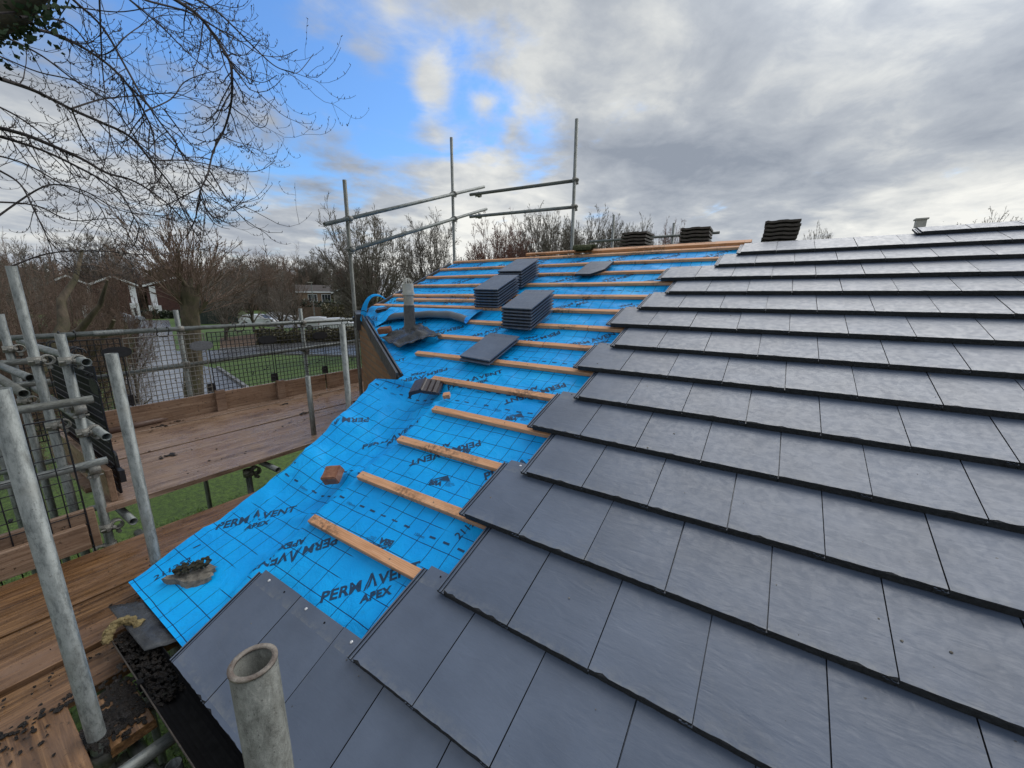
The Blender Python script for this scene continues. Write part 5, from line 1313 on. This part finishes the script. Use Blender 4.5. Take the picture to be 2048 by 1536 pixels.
def fan_tree(name, seed, H, label, twigm, limbs_n=44, wide=.40, barkm='bark_dark'):
    r = random.Random(seed); tm = MB(); cm = MB(); o = Vector((0, 0, .24 * H)); ctr = Vector((0, 0, .60 * H)); rx, rz = wide * H, .40 * H
    skin(tm, [Vector((0, 0, 0)), Vector((.04, .02, .12 * H)), o + Vector((0, 0, .04 * H))], [.17, .14, .11], 8)
    def limb(p, d, L, rad, lvl, M_):
        n = (7, 5, 4, 3)[lvl]; pts = [p]; dirs = []; dd = d.copy(); c = p.copy(); w_ = (.05, .09, .12, .14)[lvl]
        for i in range(n):
            dd = dd + Vector((r.gauss(0, w_), r.gauss(0, w_), r.gauss(0, w_) + (.035, .04, .03, .0)[lvl])); dd.normalize(); dirs.append(dd.copy()); c = c + dd * (L / n); pts.append(c.copy())
        skin(tm if lvl == 0 else cm, pts, [max(.0105, rad * (1 - .82 * i / n)) for i in range(n + 1)], 5 if lvl == 0 else 3)
        if lvl == 3: return
        for c_ in range((14, 7, 3)[lvl]):
            f = r.uniform((.28, .2, .3)[lvl], .98); x = f * n; i = min(int(x), n - 1); q = pts[i].lerp(pts[i + 1], x - i)
            a_ = Vector((r.gauss(0, 1), r.gauss(0, 1), r.gauss(0, 1))); a_ = (a_ - dirs[i] * a_.dot(dirs[i])).normalized(); ang = r.uniform(.35, .85)
            nd = dirs[i] * math.cos(ang) + a_ * math.sin(ang); l_ = L * (.34, .46, .5)[lvl] * r.uniform(.6, 1.15) * (1.15 - .5 * f)
            limb(q, nd, l_, max(.0105, rad * .42 * (1 - .5 * f)), lvl + 1, M_)
    for i in range(limbs_n):
        th = math.radians(82) * math.sqrt((i + .5) / limbs_n); ph = i * 2.39996 + r.uniform(-.2, .2)
        d = Vector((math.sin(th) * math.cos(ph), math.sin(th) * math.sin(ph), math.cos(th)))
        m_ = o - ctr; A = (d.x ** 2 + d.y ** 2) / rx ** 2 + d.z ** 2 / rz ** 2; B = 2 * ((d.x * m_.x + d.y * m_.y) / rx ** 2 + d.z * m_.z / rz ** 2); C_ = (m_.x ** 2 + m_.y ** 2) / rx ** 2 + m_.z ** 2 / rz ** 2 - 1
        L = (-B + math.sqrt(max(B * B - 4 * A * C_, 0))) / (2 * A); limb(o, d, L * r.uniform(.72, .90), r.uniform(.045, .085), 0, 0)
    t = empty(name, (0, 0, 0), label, 'tree', 'bare winter trees around the estate'); tm.build('trunk', M[barkm], t); cm.build('crown', M[twigm], t)
    t['h_'] = H * .985; t['w_'] = 2 * rx * 1.02; return t
TG = 'bare winter trees around the estate'
v1 = fan_tree('bare_tree', 3, 10, '', 'twig_grey', 52, .46); fit_tree(v1, 742, 376, 27, 250, .4, 'large bare fan-shaped tree directly behind the leftmost tall scaffold post')
v2 = fan_tree('bare_tree', 14, 10, '', 'twig_grey', 56, .44); fit_tree(v2, 862, 402, 31, 165, 1.4, 'bare tree just left of the middle tall scaffold post')
v3 = fan_tree('bare_tree', 29, 9, '', 'twig_red', 84, .52); fit_tree(v3, 1000, 424, 33, 175, .9, 'reddish rounded bare tree left of the right tall scaffold post')
v4 = fan_tree('bare_tree', 41, 9, '', 'twig_grey', 84, .52); fit_tree(v4, 1088, 396, 36, 185, .2, 'bare rounded tree directly behind the right tall scaffold post')
for (src, px, yt, D, wpx, rz, lab) in (
    (v4, 1190, 408, 38, 190, 2.2, 'bare tree beyond the ridge, left of the first tile stack'),
    (v4, 1262, 424, 42, 140, 3.2, 'grey bare tree behind the leftmost tile stack'),
    (v3, 1335, 440, 47, 110, 4.0, 'small bare tree between the left and middle tile stacks'),
    (v4, 1618, 440, 50, 110, 1.2, 'small twiggy treetop right of the rightmost tile stack'),
    (v4, 1935, 416, 44, 230, 2.0, 'wide bare treetop over the slates at the right edge, nearer the flue'),
    (v4, 2050, 408, 40, 220, .6, 'bare treetop cut by the right edge of the photo')):
    fit_tree(copy_tree(src), px, yt, D, wpx, rz, lab)
b1 = make_tree('bare_tree', 5, 8, BUSH, .18, '', group=TG); fit_tree(b1, 588, 478, 47, 150, .3, 'brown bare tree right of the middle of the wire guards')
b2 = make_tree('bare_tree', 17, 8, BUSH, .2, '', group=TG, twigm='twig_grey'); fit_tree(b2, 560, 520, 43, 120, 1.0, 'small forked tree standing among the white cars')
for (src, px, yt, D, wpx, rz, lab) in (
    (b1, 500, 470, 50, 170, 2.0, 'brown bare tree left of the white cars'),
    (b2, 440, 470, 42, 170, 4.0, 'thick brown tree right of the mossy trunk'), (v4, 625, 500, 112, 110, 5.0, 'grey tree behind the pale brick house'),
    (v1, 540, 500, 90, 130, 3.0, 'distant grey tree above the white cars'), (v2, 470, 492, 95, 150, 3.5, 'distant grey tree behind the dark green fence'),
    (b1, 400, 480, 70, 150, 5.5, 'brown tree over the right dark gabled house'), (v3, 715, 512, 100, 120, 1.5, 'distant reddish tree beside the leftmost tall post'),
    (b1, 130, 492, 40, 260, 1.3, 'tangled brown tree in front of the leftmost dark gabled house'), (b2, 20, 480, 34, 260, 2.3, 'tangled grey tree at the left edge'),
    (v1, 60, 455, 60, 200, 2.0, 'tall bare tree far behind the left edge'), (v1, 215, 440, 99, 200, 4.4, 'bare tree behind the middle dark gabled house')):
    fit_tree(copy_tree(src), px, yt, D, wpx, rz, lab)
# pollarded tree with a mossy trunk by the road
pl = make_tree('pollarded_tree', 8, 9.6, POLL, .27, 'pollarded tree with thick mossy trunk and upright shoots behind the wire guards', barkm='bark', fr=.40)
fit_tree(pl, 352, 385, 16.5, None, .0)
# thick shrubby trees at the left behind the scaffold
s1 = make_tree('shrubby_tree', 12, 7, BUSH, .17, '', group='shrubby trees at the left', barkm='bark', stems=2); fit_tree(s1, 100, 425, 13, 380, 1.0, 'many-stemmed brown tree with a thick leaning trunk behind the scaffold corner')
s2 = make_tree('shrubby_tree', 22, 7, BUSH, .13, '', group='shrubby trees at the left', barkm='bark_dark', stems=3); fit_tree(s2, -60, 430, 11, 380, 0, 'many-stemmed dark tree running out of the left edge')
fit_tree(copy_tree(s2), 215, 450, 19, 260, 2.0, 'lower many-stemmed tree between the scaffold corner and the mossy trunk')
# one large limb leaning from the shrubs
mb = MB(); q = [(60, 760, 11), (110, 690, 11.2), (128, 650, 11.4), (122, 600, 11.6), (150, 560, 11.8), (165, 500, 12)]
mb.tube([at(*p) for p in q], [.13, .115, .09, .065, .045, .025], 10); q2 = [at(112, 690, 11.2), at(160, 660, 11.0), at(200, 610, 10.8), at(215, 560, 10.6)]; mb.tube(q2, [.075, .06, .04, .02], 8)
mb.tube([at(165, 740, 12.5), at(195, 690, 12.4), at(222, 655, 12.3), at(228, 640, 12.2)], [.07, .06, .05, .03], 8)
lo_ = mb.build('limb', M['bark'], None); lo_.parent = s1
sc_ = Matrix.LocRotScale(s1.location, s1.rotation_euler, s1.scale); lo_.matrix_parent_inverse = sc_.inverted()

# far wood
fw = MB(); fr_ = random.Random(9)
for i in range(620):
    px = fr_.uniform(-250, 760); D = fr_.uniform(115, 170); b = at(px, 600, D); b.z = 0
    H = fr_.uniform(7.5, 13) * (1.0 + .25 * noise.noise(Vector((px * .01, 0, 3)))) * (.80 if px < 330 else 1)
    top = b + Vector((fr_.gauss(0, .6), fr_.gauss(0, .6), H)); skin(fw, [b, b.lerp(top, .5), top], [.22, .14, .04], 3)
    for j in range(16):
        f = fr_.uniform(.25, .95); p = b.lerp(top, f); d = Vector((fr_.gauss(0, 1), fr_.gauss(0, 1), fr_.uniform(.4, 1.6))).normalized() * H * .34 * (1.15 - f)
        e_ = p + d; skin(fw, [p, p + d * .5 + Vector((0, 0, .1)), e_], [.09, .06, .04], 3)
        for q in range(4):
            g_ = p.lerp(e_, fr_.uniform(.3, 1)); skin(fw, [g_, g_ + Vector((fr_.gauss(0, .7), fr_.gauss(0, .7), fr_.uniform(.3, 1.4)))], [.05, .03], 3)
o = fw.build('far_wood', M['twig']); tag(o, 'distant brown winter wood closing the view behind the houses', 'wood', kind='stuff')
eg = MB()
for i in range(46):
    px = fr_.uniform(-250, 720); D = fr_.uniform(120, 150); b = at(px, 600, D); b.z = 0; H = fr_.uniform(3.5, 8); R_ = fr_.uniform(3, 6)
    for _ in range(420):
        q = Vector((fr_.gauss(0, 1), fr_.gauss(0, 1), fr_.gauss(0, 1))).normalized() * fr_.uniform(.7, 1); p = b + Vector((q.x * R_, q.y * R_, H * .5 + q.z * H * .5)); s = fr_.uniform(.2, .5)
        u_ = Vector((fr_.gauss(0, 1), fr_.gauss(0, 1), fr_.gauss(0, 1))).normalized(); v_ = u_.orthogonal().normalized() * s; u_ *= s
        eg.add([p - u_, p - v_, p + u_, p + v_], [(0, 1, 2, 3)], None, fr_.random())
o = eg.build('far_undergrowth', M['hedge']); tag(o, 'dark undergrowth along the foot of the distant wood', 'undergrowth', kind='stuff')

# ---- overhanging tree at the upper left: arching limbs with upturned twigs
ov = empty('overhanging_tree', at(-420, 900, 7.5), 'overhanging tree whose thin arching branches fill the upper left sky', 'tree'); ov.location.z = 0
Z = 700 / 2048
ARCS = [
 (6.0, .024, [(0, 460), (200, 530), (420, 640), (600, 720), (760, 800), (900, 960), (1010, 1100), (1100, 1290), (1180, 1420)]),
 (5.4, .018, [(-60, 60), (130, 150), (350, 210), (560, 325), (700, 440), (790, 560), (860, 690), (900, 800), (910, 1000), (905, 1100)]),
 (4.8, .020, [(860, -90), (1030, 0), (1170, 100), (1260, 220), (1340, 350), (1358, 470), (1350, 620), (1310, 760), (1250, 880), (1215, 1020), (1170, 1140), (1230, 1250), (1290, 1310)]),
 (6.6, .030, [(-80, 740), (0, 750), (150, 790), (300, 850), (480, 930), (620, 1010), (760, 1050), (870, 1110), (1000, 1210), (1080, 1300)]),
 (6.2, .020, [(-60, 790), (0, 800), (250, 880), (480, 990), (640, 1080), (720, 1150), (800, 1300), (870, 1420)]),
 (4.6, .010, [(700, -60), (760, 0), (950, 160), (1100, 310), (1220, 410), (1300, 440)]),
 (5.0, .013, [(380, -60), (430, 0), (600, 160), (740, 400), (830, 560), (940, 720), (1030, 840), (1110, 1000), (1200, 1130), (1340, 1230), (1440, 1200)]),
 (4.7, .011, [(780, -50), (850, 0), (1100, 70), (1260, 160), (1340, 200), (1420, 250), (1530, 320), (1650, 330), (1740, 290)]),
 (4.7, .011, [(1100, -30), (1260, 60), (1360, 150), (1500, 290), (1600, 380), (1680, 415), (1750, 420), (1835, 315)]),
 (5.2, .009, [(-40, 80), (200, 60), (400, 40), (680, 70), (900, 45), (1080, 60), (1250, 60), (1300, 100)]),
 (5.2, .010, [(120, 100), (250, 100), (420, 150), (560, 310), (650, 300), (740, 210), (860, 130), (960, 90), (1160, 90)]),
 (5.8, .010, [(420, 635), (600, 580), (800, 560), (1000, 545), (1100, 570), (1230, 630), (1300, 600)]),
 (6.5, .015, [(-50, 980), (0, 1000), (120, 1080), (200, 1230), (280, 1400), (330, 1536)]),
 (5.3, .008, [(850, 650), (1000, 580), (1080, 480), (1200, 430), (1280, 410), (1320, 360)]),
 (5.5, .009, [(900, 940), (1100, 940), (1300, 980), (1450, 1005), (1540, 990), (1610, 940)]),
 (5.6, .012, [(-40, 200), (60, 230), (250, 330), (450, 480), (640, 600), (760, 760), (850, 900), (980, 1080), (1100, 1150), (1250, 1170)]),
 (5.9, .010, [(-60, 310), (0, 330), (220, 420), (430, 470), (640, 560), (720, 700), (760, 900), (830, 1050)]),
 (5.0, .008, [(580, -60), (590, 200), (600, 400), (620, 600), (640, 800), (600, 1000)]),
 (6.4, .012, [(-60, 600), (100, 680), (260, 800), (380, 960), (470, 1100), (560, 1300)]),
 (6.9, .013, [(-60, 900), (150, 960), (400, 1100), (560, 1180), (640, 1330), (700, 1500)]),
 (6.0, .010, [(420, 640), (480, 780), (560, 900), (640, 1000), (740, 1200)]),
 (5.1, .008, [(960, 640), (1080, 800), (1130, 860), (1145, 930)]), (4.8, .008, [(1350, 620), (1400, 660), (1450, 690), (1500, 740), (1550, 740), (1570, 690)]),
 (4.8, .007, [(1290, 790), (1380, 830), (1475, 850)]), (4.7, .009, [(1300, 300), (1400, 420), (1480, 470), (1550, 480), (1620, 440)]),
 (7.4, .014, [(-80, 1180), (200, 1200), (420, 1290), (700, 1280), (1000, 1360)]), (7.0, .012, [(60, 1560), (300, 1480), (600, 1470), (900, 1490), (1300, 1440)]),
 (6.6, .012, [(-60, 1300), (200, 1120), (330, 1080), (500, 1120), (700, 1230), (900, 1260), (1100, 1290), (1340, 1180)]),
]
orr = random.Random(31); limbs = MB(); twg = MB()
def catm(P, n):
    out = []
    for i in range(len(P) - 1):
        p0 = P[max(i - 1, 0)]; p1 = P[i]; p2 = P[i + 1]; p3 = P[min(i + 2, len(P) - 1)]
        for k in range(n):
            t = k / n; out.append(.5 * ((2 * p1) + (p2 - p0) * t + (2 * p0 - 5 * p1 + 4 * p2 - p3) * t * t + (3 * p1 - p0 - 3 * p2 + p3) * t ** 3))
    out.append(P[-1]); return out
def twig(p, d, L, r, lvl=0):
    n = 7; pts = [p]; dd = d.copy(); c = p.copy()
    for i in range(n):
        f = i / n; dd = dd + Vector((orr.gauss(0, .10), orr.gauss(0, .10), (-.10 if f < .35 else .34) + orr.gauss(0, .06))); dd.normalize(); c = c + dd * (L / n); pts.append(c.copy())
    skin(twg, pts, [max(.0015, r * .85 * (1 - .7 * i / n)) for i in range(n + 1)], 4 if r > .004 else 3)
    for i in range(3, n + 1):       # buds
        if orr.random() < .75:
            b = pts[i] + Vector((orr.gauss(0, .003), orr.gauss(0, .003), .003)); skin(twg, [b, b + Vector((orr.gauss(0, .008), orr.gauss(0, .008), .016))], [.0042, .0016], 3)
    if lvl < 2:
        for _ in range(orr.choice((1, 2, 3)) if lvl == 0 else orr.choice((0, 1, 1))):
            i = orr.randrange(1, n - 1); a_ = Vector((orr.gauss(0, 1), orr.gauss(0, 1), orr.gauss(-.1, .7))).normalized(); dv = (pts[i + 1] - pts[i]).normalized()
            twig(pts[i], (dv * .8 + a_ * .75).normalized(), L * orr.uniform(.4, .7), r * .6, lvl + 1)
for D0, r0, P in ARCS:
    n_ = len(P); pts = []
    for i, (x, y) in enumerate(P):
        pts.append(at(x * Z, y * Z, D0 + .25 * math.sin(i * 1.3 + D0) ))
    pts = catm(pts, 5); N_ = len(pts)
    skin(limbs, pts, [max(.003, .78 * r0 * (1 - .80 * i / N_)) for i in range(N_)], 6)
    st = 2 if r0 < .012 else 1
    for i in range(2, N_ - 1, st):
        for _ in range(1 if orr.random() < .46 else 0):
            dv = (pts[i + 1] - pts[i]).normalized(); a_ = Vector((orr.gauss(0, 1), orr.gauss(0, 1), orr.gauss(0, .8))).normalized()
            twig(pts[i], (dv * .9 + a_ * .7).normalized(), orr.uniform(.25, .85), max(.0028, min(.007, r0 * .35)))
# trunk out of the picture and the big limbs leading in
trk = MB(); tb = ov.location.copy(); J = at(-330, 300, 7.0)
trk.tube([tb, tb.lerp(J, .5) + Vector((.2, .1, 0)), J, at(-200, 120, 6.4), at(-60, 60, 5.6), at(30, 20, 5.2), at(85, -20, 5.0)], [.28, .22, .17, .13, .11, .085, .05], 12)
for ex_, ey_, D1, ra in ((-80, 250, 6.6, .05), (-30, 155, 6.0, .04), (-90, 340, 7.2, .05), (-30, 30, 5.6, .03)):
    trk.tube([J, J.lerp(at(ex_, ey_, D1), .5), at(ex_, ey_, D1)], [.12, .07, ra * .5], 8)
def reloc(mb): mb.v = [tuple(Vector(v) - ov.location) for v in mb.v]; return mb
reloc(trk).build('trunk', M['bark_dark'], ov); reloc(limbs).build('limb', M['twig_dark'], ov); reloc(twg).build('crown', M['twig_dark'], ov)
iv = MB()
for i in range(900):
    t = orr.random(); p = at(-60 + 150 * t, 68 - 92 * t, 5.6 - .6 * t) + Vector((orr.gauss(0, .07), orr.gauss(0, .07), orr.gauss(-.02, .09))); s = orr.uniform(.012, .030)
    u_ = Vector((orr.gauss(0, 1), orr.gauss(0, 1), orr.gauss(0, 1))).normalized(); v_ = u_.orthogonal().normalized(); 
    iv.add([p - u_ * s, p - v_ * s * .8, p + u_ * s * 1.2, p + v_ * s * .8], [(0, 1, 2, 3)], None, orr.random())
reloc(iv).build('ivy', M['leaf'], ov)
for o in list(COL.objects):
    for k in ('h_', 'w_'):
        if k in o: del o[k]
